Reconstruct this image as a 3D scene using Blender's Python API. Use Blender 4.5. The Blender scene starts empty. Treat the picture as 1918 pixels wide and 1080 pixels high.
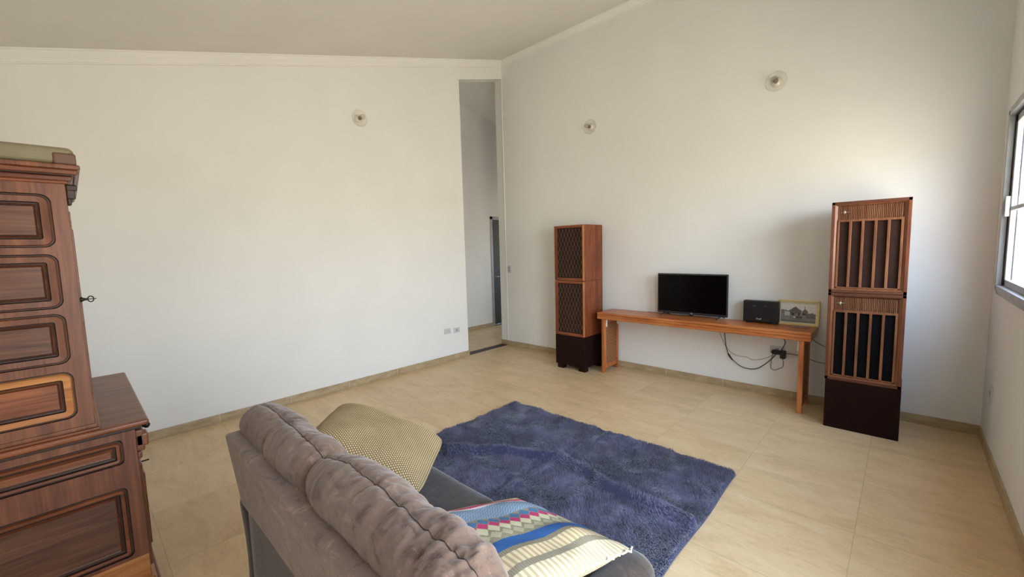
import bpy, bmesh, math, random
import numpy as np
from mathutils import Vector, Matrix

S = bpy.context.scene
C = S.collection
rnd = random.Random(7)

# ------------------------------------------------------------------ camera
cam_d = bpy.data.cameras.new('camera'); cam = bpy.data.objects.new('camera', cam_d); C.objects.link(cam)
cam_d.sensor_fit = 'HORIZONTAL'; cam_d.sensor_width = 36.0; cam_d.lens = 782.03 / 1918 * 36; cam_d.clip_start = 0.02
Rr = Vector((0.72792414, 0.6851433, -0.02655378)); Uu = Vector((-0.0461521, 0.08759996, 0.99508604)); Ff = Vector((-0.68410265, 0.72312164, -0.09538693))
cam.matrix_world = Matrix(((Rr.x, Uu.x, -Ff.x, 4.768), (Rr.y, Uu.y, -Ff.y, -4.923), (Rr.z, Uu.z, -Ff.z, 1.6), (0, 0, 0, 1)))
S.camera = cam

# ------------------------------------------------------------------ view and world
vs = S.view_settings
vs.view_transform = 'Standard'; vs.look = 'None'; vs.gamma = 1.0; vs.use_curve_mapping = False
vs.exposure = 0.0
world = bpy.data.worlds.new('world'); S.world = world; world.use_nodes = True
nt = world.node_tree; nt.nodes.clear()
wo = nt.nodes.new('ShaderNodeOutputWorld'); bg = nt.nodes.new('ShaderNodeBackground')
tc = nt.nodes.new('ShaderNodeTexCoord'); sx = nt.nodes.new('ShaderNodeSeparateXYZ')
cr = nt.nodes.new('ShaderNodeValToRGB'); mr = nt.nodes.new('ShaderNodeMapRange')
nt.links.new(tc.outputs['Generated'], sx.inputs[0]); nt.links.new(sx.outputs[2], mr.inputs[0])
mr.inputs[1].default_value = -1; mr.inputs[2].default_value = 1
nt.links.new(mr.outputs[0], cr.inputs[0]); nt.links.new(cr.outputs[0], bg.inputs[0]); nt.links.new(bg.outputs[0], wo.inputs[0])
e = cr.color_ramp.elements
e[0].position = 0.0; e[0].color = (0.60, 0.53, 0.43, 1)
e[1].position = 1.0; e[1].color = (0.42, 0.60, 0.95, 1)
for p_, c_ in ((0.38, (0.68, 0.62, 0.53, 1)), (0.49, (0.72, 0.68, 0.60, 1)), (0.54, (0.84, 0.92, 1.0, 1)), (0.70, (0.66, 0.82, 1.05, 1))):
    k = e.new(p_); k.color = c_
# added dimming of the sky, near side and east, to balance the walls
az = nt.nodes.new('ShaderNodeMapRange'); az.inputs[1].default_value = -0.95; az.inputs[2].default_value = -0.62; az.inputs[3].default_value = 0.15; az.inputs[4].default_value = 1.0
nt.links.new(sx.outputs[1], az.inputs[0]); mu = nt.nodes.new('ShaderNodeMath'); mu.operation = 'MULTIPLY'; mu.inputs[1].default_value = 19.8
az2 = nt.nodes.new('ShaderNodeMapRange'); az2.inputs[1].default_value = -0.5; az2.inputs[2].default_value = 0.05; az2.inputs[3].default_value = 1.0; az2.inputs[4].default_value = 0.74
nt.links.new(sx.outputs[1], az2.inputs[0]); am = nt.nodes.new('ShaderNodeMath'); am.operation = 'MULTIPLY'
nt.links.new(az.outputs[0], am.inputs[0]); nt.links.new(az2.outputs[0], am.inputs[1]); nt.links.new(am.outputs[0], mu.inputs[0]); nt.links.new(mu.outputs[0], bg.inputs[1])


W = 5.266          # right wall
YB = -5.45         # wall behind the camera
def ceil_z(y): return 4.52 + 0.276 * y if y < 0 else 4.40 - 0.235 * y
# windows in the right wall: (y near corner, y far, z0, z1)
WINS = [(-0.33, -2.35, 1.21, 2.46), (-3.05, -4.75, 0.06, 2.46)]  # the second opening is unseen, added to brighten the room
def portal(name, loc, rot, sx_, sy_):
    l = bpy.data.lights.new(name, 'AREA'); l.shape = 'RECTANGLE'; l.size = sx_; l.size_y = sy_; l.cycles.is_portal = True
    o = bpy.data.objects.new(name, l); o.location = loc; o.rotation_euler = rot; C.objects.link(o)
for (a, b, z0, z1) in WINS:
    portal('daylight_portal', (W + 0.16, (a + b) / 2, (z0 + z1) / 2), (0, math.radians(90), 0), z1 - z0, a - b)
portal('daylight_portal', (-0.8, 2.87, 1.6), (math.radians(-90), 0, 0), 0.72, 0.8)  # portal of the added, unseen hallway opening

# ------------------------------------------------------------------ materials
MATS = {}
def srgb(r, g, b):
    f = lambda c: (c / 255 / 12.92) if c / 255 <= 0.04045 else ((c / 255 + 0.055) / 1.055) ** 2.4
    return (f(r), f(g), f(b), 1)
class NM:
    def __init__(s, name, rough=0.5, spec=0.5, metal=0.0, sheen=0.0):
        m = s.m = bpy.data.materials.new(name); m.use_nodes = True; s.t = m.node_tree
        s.b = s.t.nodes['Principled BSDF']; s.b.inputs['Roughness'].default_value = rough
        s.b.inputs['Specular IOR Level'].default_value = spec; s.b.inputs['Metallic'].default_value = metal
        if sheen: s.b.inputs['Sheen Weight'].default_value = sheen
        s.co = s.n('ShaderNodeTexCoord')
    def n(s, t, **k):
        q = s.t.nodes.new(t)
        for a, v in k.items(): setattr(q, a, v)
        return q
    def l(s, a, b): s.t.links.new(a, b)
    def map(s, scale=(1, 1, 1), src='Object', rot=(0, 0, 0), loc=(0, 0, 0)):
        q = s.n('ShaderNodeMapping'); q.inputs['Scale'].default_value = scale; q.inputs['Rotation'].default_value = rot; q.inputs['Location'].default_value = loc
        s.l(s.co.outputs[src], q.inputs[0]); return q.outputs[0]
    def noise(s, vec, scale=5, detail=4, rough=0.55, dist=0.0):
        q = s.n('ShaderNodeTexNoise'); q.inputs['Scale'].default_value = scale; q.inputs['Detail'].default_value = detail
        q.inputs['Roughness'].default_value = rough; q.inputs['Distortion'].default_value = dist
        s.l(vec, q.inputs['Vector']); return q.outputs[0]
    def ramp(s, fac, stops):
        q = s.n('ShaderNodeValToRGB'); el = q.color_ramp.elements
        el[0].position, el[0].color = stops[0]; el[1].position, el[1].color = stops[-1]
        for p, c in stops[1:-1]:
            k = el.new(p); k.color = c
        s.l(fac, q.inputs[0]); return q.outputs[0]
    def mix(s, fac, a, b, mode='MIX'):
        q = s.n('ShaderNodeMix', data_type='RGBA', blend_type=mode)
        for i, v in ((0, fac), (6, a), (7, b)):
            if hasattr(v, 'is_linked') or hasattr(v, 'links'): s.l(v, q.inputs[i])
            else: q.inputs[i].default_value = v
        return q.outputs[2]
    def math(s, op, a, b=0.5, c=None):
        q = s.n('ShaderNodeMath', operation=op)
        for i, v in enumerate((a, b, c)):
            if v is None: continue
            if hasattr(v, 'links'): s.l(v, q.inputs[i])
            else: q.inputs[i].default_value = v
        return q.outputs[0]
    def col(s, c):
        if hasattr(c, 'links'): s.l(c, s.b.inputs['Base Color'])
        else: s.b.inputs['Base Color'].default_value = c
        return s
    def bump(s, h, strength=0.3, dist=0.01):
        q = s.n('ShaderNodeBump'); q.inputs['Strength'].default_value = strength; q.inputs['Distance'].default_value = dist
        s.l(h, q.inputs['Height']); s.l(q.outputs[0], s.b.inputs['Normal']); return s

def plain(name, rgb, rough=0.5, spec=0.5, metal=0.0, vary=0.04):
    M = NM(name, rough, spec, metal)
    n = M.noise(M.map(), 14, 3)
    c = srgb(*rgb)
    d = tuple(x * (1 - vary * 3) for x in c[:3]) + (1,); u = tuple(min(1, x * (1 + vary)) for x in c[:3]) + (1,)
    M.col(M.ramp(n, [(0.3, d), (0.7, u)]))
    return M.m
def wood(name, dark, mid, light, axis=2, rough=0.4, scale=1.0, spec=0.4, figure=0.5):
    """grain that runs along `axis`"""
    M = NM(name, rough, spec)
    sc = [16 * scale] * 3; sc[axis] = 1.1 * scale
    v = M.map(tuple(sc))
    n1 = M.noise(v, 1.3, 6, 0.6, 1.2)
    sc2 = [110 * scale] * 3; sc2[axis] = 3.0 * scale
    n2 = M.noise(M.map(tuple(sc2)), 1.0, 3, 0.6)
    n3 = M.noise(M.map((2.2, 2.2, 2.2)), 1.2, 3)
    f = M.math('ADD', M.math('MULTIPLY', n1, 0.6 + figure * 0.2), M.math('MULTIPLY', n2, 0.28))
    f = M.math('ADD', f, M.math('MULTIPLY', n3, 0.25))
    M.col(M.ramp(f, [(0.38, srgb(*dark)), (0.58, srgb(*mid)), (0.78, srgb(*light))]))
    M.bump(n2, 0.08, 0.002)
    return M.m

def mat_wall(name='wall_paint', rgb=(238, 236, 231)):
    M = NM(name, 0.85, 0.2)
    n = M.noise(M.map(), 1.6, 3); n2 = M.noise(M.map(), 260, 3)
    c = srgb(*rgb); d = tuple(x * 0.965 for x in c[:3]) + (1,)
    M.col(M.ramp(n, [(0.35, d), (0.65, c)])); M.bump(n2, 0.07, 0.002)
    return M.m
WALL = mat_wall()
CEIL = mat_wall('ceiling_paint', (228, 225, 217))
PLASTER = mat_wall('crown_plaster', (240, 238, 231))

def mat_floor():
    M = NM('floor_tile', 0.34, 0.45)
    T = 0.648
    sep = M.n('ShaderNodeSeparateXYZ'); M.l(M.co.outputs['Object'], sep.inputs[0])
    gx = M.math('DIVIDE', M.math('ADD', sep.outputs[0], -0.094 + T * 10), T); gy = M.math('DIVIDE', M.math('ADD', sep.outputs[1], 0.81 + T * 20), T)
    fx = M.math('FRACT', gx); fy = M.math('FRACT', gy)
    ex = M.math('MINIMUM', fx, M.math('SUBTRACT', 1.0, fx)); ey = M.math('MINIMUM', fy, M.math('SUBTRACT', 1.0, fy))
    ed = M.math('MINIMUM', ex, ey)
    grout = M.math('LESS_THAN', ed, 0.0036)
    cv = M.n('ShaderNodeCombineXYZ'); M.l(M.math('FLOOR', gx), cv.inputs[0]); M.l(M.math('FLOOR', gy), cv.inputs[1])
    wn = M.n('ShaderNodeTexWhiteNoise'); M.l(cv.outputs[0], wn.inputs['Vector'])
    off = M.n('ShaderNodeVectorMath', operation='MULTIPLY_ADD'); M.l(wn.outputs[1], off.inputs[0]); off.inputs[1].default_value = (9, 9, 9); M.l(M.co.outputs['Object'], off.inputs[2])
    mp = M.n('ShaderNodeMapping'); mp.inputs['Scale'].default_value = (1.2, 3.2, 1); M.l(off.outputs[0], mp.inputs[0])
    n1 = M.noise(mp.outputs[0], 2.2, 7, 0.62, 0.6); n2 = M.noise(mp.outputs[0], 16, 5, 0.7)
    f = M.math('ADD', M.math('MULTIPLY', n1, 0.6), M.math('MULTIPLY', n2, 0.4))
    base = M.ramp(f, [(0.32, srgb(196, 165, 122)), (0.5, srgb(217, 187, 143)), (0.68, srgb(228, 201, 160))])
    tint = M.ramp(wn.outputs[0], [(0, (0.92, 0.915, 0.905, 1)), (1, (1.0, 1.0, 1.0, 1))])
    base = M.mix(1.0, base, tint, 'MULTIPLY')
    M.col(M.mix(M.math('MULTIPLY', grout, 0.30), base, srgb(122, 102, 76)))
    M.l(M.ramp(n2, [(0.3, (0.28, 0.28, 0.28, 1)), (0.7, (0.42, 0.42, 0.42, 1))]), M.b.inputs['Roughness'])
    hh = M.math('SUBTRACT', 1.0, grout)
    M.bump(hh, 0.25, 0.001)
    return M.m
FLOOR = mat_floor()
def mat_base(axis):
    M = NM('baseboard_tile_%d' % axis, 0.4, 0.4)
    sep = M.n('ShaderNodeSeparateXYZ'); M.l(M.co.outputs['Object'], sep.inputs[0])
    g = M.math('DIVIDE', M.math('ADD', sep.outputs[axis], (-0.094 if axis == 0 else 0.81) + 6.48), 0.648)
    fx = M.math('FRACT', g); ex = M.math('MINIMUM', fx, M.math('SUBTRACT', 1.0, fx)); gr = M.math('LESS_THAN', ex, 0.004)
    n = M.noise(M.map((1.5, 1.5, 4)), 4, 6, 0.65)
    base = M.ramp(n, [(0.3, srgb(158, 136, 104)), (0.7, srgb(193, 172, 136))])
    M.col(M.mix(gr, base, srgb(205, 192, 165)))
    return M.m
BASEX, BASEY = mat_base(0), mat_base(1)

M_ = MATS
M_['walnut_v'] = wood('speaker_wood_vertical', (78, 36, 18), (114, 56, 28), (152, 84, 46), 2, 0.42)
M_['walnut_h'] = wood('speaker_wood_horizontal', (84, 42, 22), (126, 66, 36), (164, 94, 54), 0, 0.42)
M_['bench_x'] = wood('bench_wood_along', (136, 72, 32), (176, 100, 50), (204, 132, 76), 0, 0.32, 1.0, 0.5)
M_['bench_z'] = wood('bench_wood_upright', (130, 66, 28), (170, 94, 44), (200, 126, 70), 2, 0.4)
M_['teak_v'] = wood('teak_vertical', (66, 32, 19), (98, 50, 29), (128, 70, 42), 2, 0.42)
M_['teak_h'] = wood('teak_horizontal', (58, 30, 18), (86, 46, 28), (112, 64, 40), 0, 0.42)
M_['teak_trim'] = wood('teak_trim', (84, 48, 28), (120, 72, 44), (150, 98, 64), 2, 0.38)
M_['rail'] = wood('speaker_wood_lit', (124, 72, 38), (162, 100, 58), (196, 136, 88), 2, 0.38)  # lighter speaker wood, light on the right rim painted into the colour
M_['base'] = plain('dark_brown_laminate', (36, 17, 13), 0.6, 0.1)
M_['cloth'] = plain('speaker_cloth', (58, 40, 33), 0.95, 0.1)
M_['cloth2'] = plain('speaker_cloth_black', (18, 17, 18), 0.95, 0.1)
M_['wire'] = plain('bronze_wire', (126, 104, 78), 0.45, 0.5, 0.3)
M_['emblem'] = plain('silver_emblem', (205, 196, 170), 0.3, 0.5, 0.6)
M_['ant_frame'] = wood('antique_wood_frame', (60, 30, 18), (100, 57, 36), (134, 82, 52), 2, 0.38, 1.0, 0.45)
M_['ant_h'] = wood('antique_wood_rail', (64, 29, 15), (108, 57, 31), (146, 84, 48), 1, 0.34, 1.0, 0.45)
M_['ant_field'] = wood('antique_wood_field', (52, 29, 20), (86, 51, 34), (118, 76, 52), 1, 0.36, 1.3, 0.45)
M_['ant_gold'] = wood('antique_wood_golden', (118, 68, 32), (162, 100, 50), (192, 132, 74), 1, 0.34, 1.0, 0.45)
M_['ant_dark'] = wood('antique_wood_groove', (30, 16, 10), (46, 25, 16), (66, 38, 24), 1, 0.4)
M_['crown'] = plain('dusty_crown_board', (124, 114, 88), 0.6)
M_['crown_d'] = plain('crown_corner_block', (98, 66, 50), 0.5)
M_['iron'] = plain('dark_iron', (40, 34, 30), 0.4, 0.5, 0.7)
M_['black'] = plain('black_plastic', (18, 18, 19), 0.42)
M_['bezel'] = plain('charcoal_plastic', (42, 43, 42), 0.4)
M_['screen'] = plain('black_screen', (3, 3, 4), 0.16, 0.25)
M_['white_p'] = plain('white_plastic', (235, 233, 228), 0.4)
M_['plate'] = plain('white_outlet_plate', (206, 205, 204), 0.4)
M_['slot'] = plain('grey_outlet_insert', (168, 168, 172), 0.5)
M_['porcelain'] = plain('white_ceramic', (226, 222, 208), 0.3)
M_['frame_y'] = plain('pale_pine', (232, 208, 142), 0.5)
M_['mat'] = plain('picture_mat', (228, 222, 196), 0.8)
M_['socket'] = plain('tarnished_socket', (120, 112, 92), 0.4)
M_['cable'] = plain('black_cable', (34, 34, 34), 0.5)
M_['cable_g'] = plain('grey_cable', (110, 102, 94), 0.5)
M_['cable_f'] = plain('pale_cable', (176, 164, 150), 0.5)
M_['phone'] = plain('grey_flat_device', (138, 112, 104), 0.3)
M_['alu'] = plain('aluminium', (172, 172, 172), 0.45, 0.5, 0.35)
M_['gasket'] = plain('dark_gasket', (40, 40, 42), 0.6)
M_['granite'] = plain('dark_granite', (40, 42, 42), 0.5)
M_['door'] = plain('grey_door', (84, 85, 82), 0.7, 0.2)
M_['logo'] = plain('white_print', (225, 228, 228), 0.5)
M_['logo_g'] = plain('grey_print', (92, 92, 94), 0.5)
M_['stitch'] = plain('dark_thread', (58, 46, 42), 0.9)
M_['cone_black'] = plain('cone_black_cloth', (26, 25, 26), 0.95, 0.1)
M_['dial'] = plain('cone_cloth', (66, 48, 40), 0.9, 0.1)

def mat_cane():
    M = NM('woven_cane', 0.6, 0.3)
    v = M.map((1, 1, 1))
    sep = M.n('ShaderNodeSeparateXYZ'); M.l(v, sep.inputs[0])
    a = M.math('ADD', sep.outputs[1], sep.outputs[2]); b = M.math('SUBTRACT', sep.outputs[1], sep.outputs[2])
    wa = M.math('SINE', M.math('MULTIPLY', a, 2 * math.pi / 0.044)); wb = M.math('SINE', M.math('MULTIPLY', b, 2 * math.pi / 0.044))
    w = M.math('MAXIMUM', wa, wb)
    M.col(M.ramp(w, [(0.0, srgb(104, 62, 38)), (0.75, srgb(132, 82, 50)), (0.95, srgb(190, 136, 94))]))
    M.bump(w, 0.6, 0.004)
    return M.m
M_['cane'] = mat_cane()

def mat_suede(name, dark, mid, light):
    M = NM(name, 0.85, 0.15, 0, 0.3)
    M.b.inputs['Sheen Roughness'].default_value = 0.5
    n1 = M.noise(M.map((1, 1, 1), rot=(0.3, 0.5, 0.4)), 5.0, 7, 0.68, 2.2)
    n2 = M.noise(M.map((1, 3.2, 2.6), rot=(0.0, 0.5, 0.7)), 11, 6, 0.72, 1.2); n4 = M.noise(M.map((5, 1, 1.2), rot=(0.6, 0.2, 0.2)), 7, 5, 0.7, 0.8); n3 = M.noise(M.map(), 600, 2)
    f = M.math('ADD', M.math('MULTIPLY', n1, 0.42), M.math('ADD', M.math('MULTIPLY', n2, 0.32), M.math('MULTIPLY', n4, 0.26)))
    M.col(M.ramp(f, [(0.41, srgb(*dark)), (0.475, srgb(*mid)), (0.525, srgb(*mid)), (0.60, srgb(*light))]))
    h = M.math('ADD', M.math('MULTIPLY', n2, 1.0), M.math('MULTIPLY', n3, 0.10))
    M.bump(h, 0.22, 0.01)
    return M.m
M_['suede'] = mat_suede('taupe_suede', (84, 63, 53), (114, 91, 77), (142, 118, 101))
M_['suede_d'] = mat_suede('taupe_suede_shaded', (40, 30, 25), (56, 44, 37), (76, 61, 50))  # darker copy of the suede, shade on seat, arms and rear painted in

def glassy(name, tint=(1, 1, 1, 1), amount=0.12, rough=0.02):
    m = bpy.data.materials.new(name); m.use_nodes = True; t = m.node_tree; t.nodes.clear()
    o = t.nodes.new('ShaderNodeOutputMaterial'); mx = t.nodes.new('ShaderNodeMixShader'); tr = t.nodes.new('ShaderNodeBsdfTransparent'); gl = t.nodes.new('ShaderNodeBsdfGlossy')
    lw = t.nodes.new('ShaderNodeLayerWeight'); lw.inputs[0].default_value = 0.35
    ma = t.nodes.new('ShaderNodeMath'); ma.operation = 'MULTIPLY_ADD'; ma.inputs[1].default_value = 0.7; ma.inputs[2].default_value = amount
    t.links.new(lw.outputs['Facing'], ma.inputs[0]); t.links.new(ma.outputs[0], mx.inputs[0])
    tr.inputs[0].default_value = tint; gl.inputs['Roughness'].default_value = rough; gl.inputs[0].default_value = (0.8, 0.8, 0.78, 1)
    t.links.new(tr.outputs[0], mx.inputs[1]); t.links.new(gl.outputs[0], mx.inputs[2]); t.links.new(mx.outputs[0], o.inputs[0])
    return m
M_['pane'] = glassy('window_glass', (0.97, 0.98, 0.98, 1), 0.03)
M_['pane'].node_tree.nodes['Math'].inputs[1].default_value = 0.2
M_['dish'] = glassy('clear_glass_dish', (0.985, 0.985, 0.97, 1), 0.0, 0.3)
M_['dish'].node_tree.nodes['Math'].inputs[1].default_value = 0.38
M_['bulb'] = glassy('clear_bulb_glass', (0.93, 0.92, 0.87, 1), 0.03, 0.2)
M_['bulb'].node_tree.nodes['Math'].inputs[1].default_value = 0.45

def attr_mat(name, rough=0.9, attr='col', bump_scale=900, bump=0.2, sheen=0.0):
    M = NM(name, rough, 0.2, 0, sheen)
    a = M.n('ShaderNodeAttribute'); a.attribute_name = attr
    M.col(a.outputs[0])
    M.bump(M.noise(M.map(), bump_scale, 2), bump, 0.002)
    return M.m

# ------------------------------------------------------------------ mesh helpers
class B:
    """collects shapes given in world coordinates, builds ONE mesh object"""
    def __init__(s): s.bm = bmesh.new(); s.mats = []
    def mi(s, m):
        if m not in s.mats: s.mats.append(m)
        return s.mats.index(m)
    def _merge(s, tmp, m, smooth=False):
        i = s.mi(m); mp = {}
        for v in tmp.verts: mp[v] = s.bm.verts.new(v.co)
        for f in tmp.faces:
            try: q = s.bm.faces.new([mp[v] for v in f.verts])
            except ValueError: continue
            q.material_index = i; q.smooth = smooth
        tmp.free()
    def box(s, a, b, m, bev=0.0, seg=2, rot=None, piv=None, taper=None):
        t = bmesh.new(); bmesh.ops.create_cube(t, size=1.0)
        a, b = Vector(a), Vector(b); c = (a + b) / 2; d = b - a
        for v in t.verts: v.co = Vector((v.co.x * d.x, v.co.y * d.y, v.co.z * d.z)) + c
        if taper: taper(t)
        if bev > 0: bmesh.ops.bevel(t, geom=list(t.edges), offset=bev, segments=seg, affect='EDGES', profile=0.5)
        if rot is not None:
            p = Vector(piv) if piv is not None else c
            for v in t.verts: v.co = rot @ (v.co - p) + p
        s._merge(t, m, False); return s
    def prism(s, pts, vec, m, bev=0.0):
        """polygon pts extruded by vec"""
        t = bmesh.new(); vs = [t.verts.new(p) for p in pts]; f = t.faces.new(vs)
        r = bmesh.ops.extrude_face_region(t, geom=[f])
        bmesh.ops.translate(t, verts=[v for v in r['geom'] if isinstance(v, bmesh.types.BMVert)], vec=vec)
        bmesh.ops.recalc_face_normals(t, faces=t.faces)
        if bev > 0: bmesh.ops.bevel(t, geom=list(t.edges), offset=bev, segments=2, affect='EDGES', profile=0.5)
        s._merge(t, m); return s
    def tube(s, pts, r, m, n=8, closed=False, caps=True):
        pts = [Vector(p) for p in pts]; N = len(pts); i = s.mi(m); rings = []
        up = Vector((0, 0, 1)); prev = None
        for k in range(N):
            d = (pts[(k + 1) % N] - pts[k - 1]) if closed else (pts[min(k + 1, N - 1)] - pts[max(k - 1, 0)])
            d.normalize()
            if prev is None:
                a = d.cross(up)
                if a.length < 1e-3: a = d.cross(Vector((1, 0, 0)))
            else: a = prev - d * prev.dot(d)
            a.normalize(); prev = a; b_ = d.cross(a)
            rr = r[k] if isinstance(r, (list, tuple)) else r
            rings.append([s.bm.verts.new(pts[k] + (a * math.cos(q) + b_ * math.sin(q)) * rr) for q in [2 * math.pi * j / n for j in range(n)]])
        for k in range(N if closed else N - 1):
            A, Bq = rings[k], rings[(k + 1) % N]
            for j in range(n):
                f = s.bm.faces.new((A[j], A[(j + 1) % n], Bq[(j + 1) % n], Bq[j])); f.material_index = i; f.smooth = True
        if caps and not closed:
            for R_ in (rings[0], rings[-1]):
                f = s.bm.faces.new(R_); f.material_index = i
        return s
    def lathe(s, prof, origin, axis, m, n=24):
        """prof: (radius, height) along axis"""
        ax = Vector(axis).normalized(); a = ax.orthogonal().normalized(); b_ = ax.cross(a); o = Vector(origin); i = s.mi(m); rings = []
        for r, h in prof:
            if r < 1e-6: rings.append([s.bm.verts.new(o + ax * h)])
            else: rings.append([s.bm.verts.new(o + ax * h + (a * math.cos(q) + b_ * math.sin(q)) * r) for q in [2 * math.pi * j / n for j in range(n)]])
        for A, Q in zip(rings, rings[1:]):
            for j in range(n):
                k = (j + 1) % n
                v = [A[j], A[k], Q[k], Q[j]] if len(A) > 1 and len(Q) > 1 else ([A[0], Q[k], Q[j]] if len(A) == 1 else [A[j], A[k], Q[0]])
                f = s.bm.faces.new(v); f.material_index = i; f.smooth = True
        return s
    def quad(s, pts, m, smooth=False):
        f = s.bm.faces.new([s.bm.verts.new(p) for p in pts]); f.material_index = s.mi(m); f.smooth = smooth; return s
    def grid(s, P, m, smooth=True, closed_u=False):
        """P[i][j] points"""
        i_ = s.mi(m); V = [[s.bm.verts.new(p) for p in row] for row in P]
        for a in range(len(V) - 1 + (1 if closed_u else 0)):
            A, Q = V[a], V[(a + 1) % len(V)]
            for j in range(len(A) - 1):
                f = s.bm.faces.new((A[j], A[j + 1], Q[j + 1], Q[j])); f.material_index = i_; f.smooth = smooth
        return V
    def build(s, name, parent=None, label=None, recalc=True, merge=False):
        if merge: bmesh.ops.remove_doubles(s.bm, verts=s.bm.verts, dist=1e-5)
        if recalc: bmesh.ops.recalc_face_normals(s.bm, faces=s.bm.faces)
        org = parent_origin(parent)
        if org is None:
            xs = [v.co for v in s.bm.verts]; mn = Vector((min(v.x for v in xs), min(v.y for v in xs), min(v.z for v in xs))); mx = Vector((max(v.x for v in xs), max(v.y for v in xs), max(v.z for v in xs)))
            org = Vector(((mn.x + mx.x) / 2, (mn.y + mx.y) / 2, mn.z)); loc = org
        else: loc = Vector((0, 0, 0))
        for v in s.bm.verts: v.co -= org
        me = bpy.data.meshes.new(name); s.bm.to_mesh(me); s.bm.free()
        for m in s.mats: me.materials.append(m)
        o = bpy.data.objects.new(name, me); C.objects.link(o); o.location = loc
        if parent: o.parent = parent
        if label: o['label'] = label
        return o
def parent_origin(p):
    if p is None: return None
    v = Vector((0, 0, 0))
    while p is not None: v += p.location; p = p.parent
    return v
def thing(name, label, cat, loc, group=None):
    o = bpy.data.objects.new(name, None); o.empty_display_size = 0.05; C.objects.link(o); o.location = loc
    o['label'] = label; o['category'] = cat
    if group: o['group'] = group
    return o
def tag(o, label, cat, group=None, kind=None):
    o['label'] = label; o['category'] = cat
    if group: o['group'] = group
    if kind: o['kind'] = kind
    return o
def struct(o, label=None):
    o['kind'] = 'structure'
    if label: o['label'] = label
    return o
def origin_world(b, name, label=None):
    """structure mesh whose origin is the world origin (tile pattern lines up)"""
    bmesh.ops.recalc_face_normals(b.bm, faces=b.bm.faces)
    me = bpy.data.meshes.new(name); b.bm.to_mesh(me); b.bm.free()
    for m in b.mats: me.materials.append(m)
    o = bpy.data.objects.new(name, me); C.objects.link(o); return struct(o, label)

# ------------------------------------------------------------------ room shell
b = B(); b.box((-3.2, -5.7, -0.12), (W + 0.17, 3.0, 0), FLOOR); origin_world(b, 'floor', 'large beige ceramic floor tiles')

OY = -0.875; OX = -0.15
# left wall (with the tall opening beside the back corner)
b = B()
b.prism([(OX, YB, 0), (OX, OY, 0), (OX, OY, ceil_z(OY)), (OX, YB, ceil_z(YB))], (0.15, 0, 0), WALL)
b.prism([(OX, OY, 4.02), (OX, 0, 4.255), (OX, 0, 4.55), (OX, OY, ceil_z(OY) + 0.03)], (0.15, 0, 0), WALL)
origin_world(b, 'wall_left', 'white painted wall with tall slot opening at its far end')
b = B(); b.box((OX, 0, 0), (W + 0.17, 0.15, 4.7), WALL); origin_world(b, 'wall_back', 'white painted wall behind the bench')
b = B(); b.box((OX, YB - 0.15, 0), (W + 0.17, YB, 4.7), WALL); origin_world(b, 'wall_front')
# right wall with windows
b = B(); y_prev = 0.0
for (a, c, z0, z1) in WINS:
    b.box((W, a, 0), (W + 0.15, y_prev, 4.7), WALL)
    b.box((W, c, 0), (W + 0.15, a, z0), WALL); b.box((W, c, z1), (W + 0.15, a, 4.7), WALL); y_prev = c
b.box((W, YB, 0), (W + 0.15, y_prev, 4.7), WALL)
origin_world(b, 'wall_right', 'white painted wall with the window')
# ceiling: one slope over the room, rising to the back wall
b = B(); b.prism([(OX - 0.0, -5.7, ceil_z(-5.7)), (OX, 0.15, 4.52 + 0.276 * 0.15), (OX, 0.15, 4.9), (OX, -5.7, 4.9)], (W + 0.32, 0, 0), CEIL)
origin_world(b, 'ceiling', 'sloping painted ceiling')
# crown moulding : profile (out from wall, down)
CP = [(0, 0), (0.062, 0), (0.062, -0.010), (0.052, -0.016), (0.050, -0.024), (0.040, -0.044), (0.026, -0.062), (0.018, -0.074), (0.016, -0.084), (0.010, -0.088), (0.010, -0.096), (0, -0.098)]
b = B(); rows = []
for y in (YB, 0.0):
    rows.append([(d, y, ceil_z(min(y, -1e-6)) + h + 0.0) for d, h in CP])
b.grid(rows, PLASTER, smooth=False); origin_world(b, 'trim_1', 'plaster crown moulding on the left wall')
b = B(); rows = []
for x in (0.0, W):
    rows.append([(x, -d, 4.52 + h - 0.276 * d * 0.5) for d, h in CP])
b.grid(rows, PLASTER, smooth=False); origin_world(b, 'trim_2', 'plaster crown moulding on the back wall')
b = B(); b.box((-0.006, -0.010, 0.082), (0.006, 0.002, 4.42), PLASTER, 0.003); origin_world(b, 'trim_3', 'raised plaster bead at the room corner')
# baseboards
BH = 0.081
b = B(); b.box((0, YB, 0), (0.012, OY, BH), BASEY, 0.002); b.box((OX, OY, 0), (0.0115, OY + 0.011, BH), BASEY, 0.002); origin_world(b, 'baseboard_left', 'tiled baseboard of the left wall')
b = B(); b.box((OX, -0.012, 0), (W, 0, BH), BASEX, 0.002); origin_world(b, 'baseboard_back', 'tiled baseboard of the back wall')
b = B(); b.box((W - 0.012, YB, 0), (W, -0.012, BH), BASEY, 0.002); origin_world(b, 'baseboard_right', 'tiled baseboard of the right wall')
b = B(); b.box((OX, OY + 0.012, 0), (-0.012, -0.014, 0.004), M_['granite'], 0.001); origin_world(b, 'trim_4', 'dark granite threshold strip in the opening')

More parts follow.
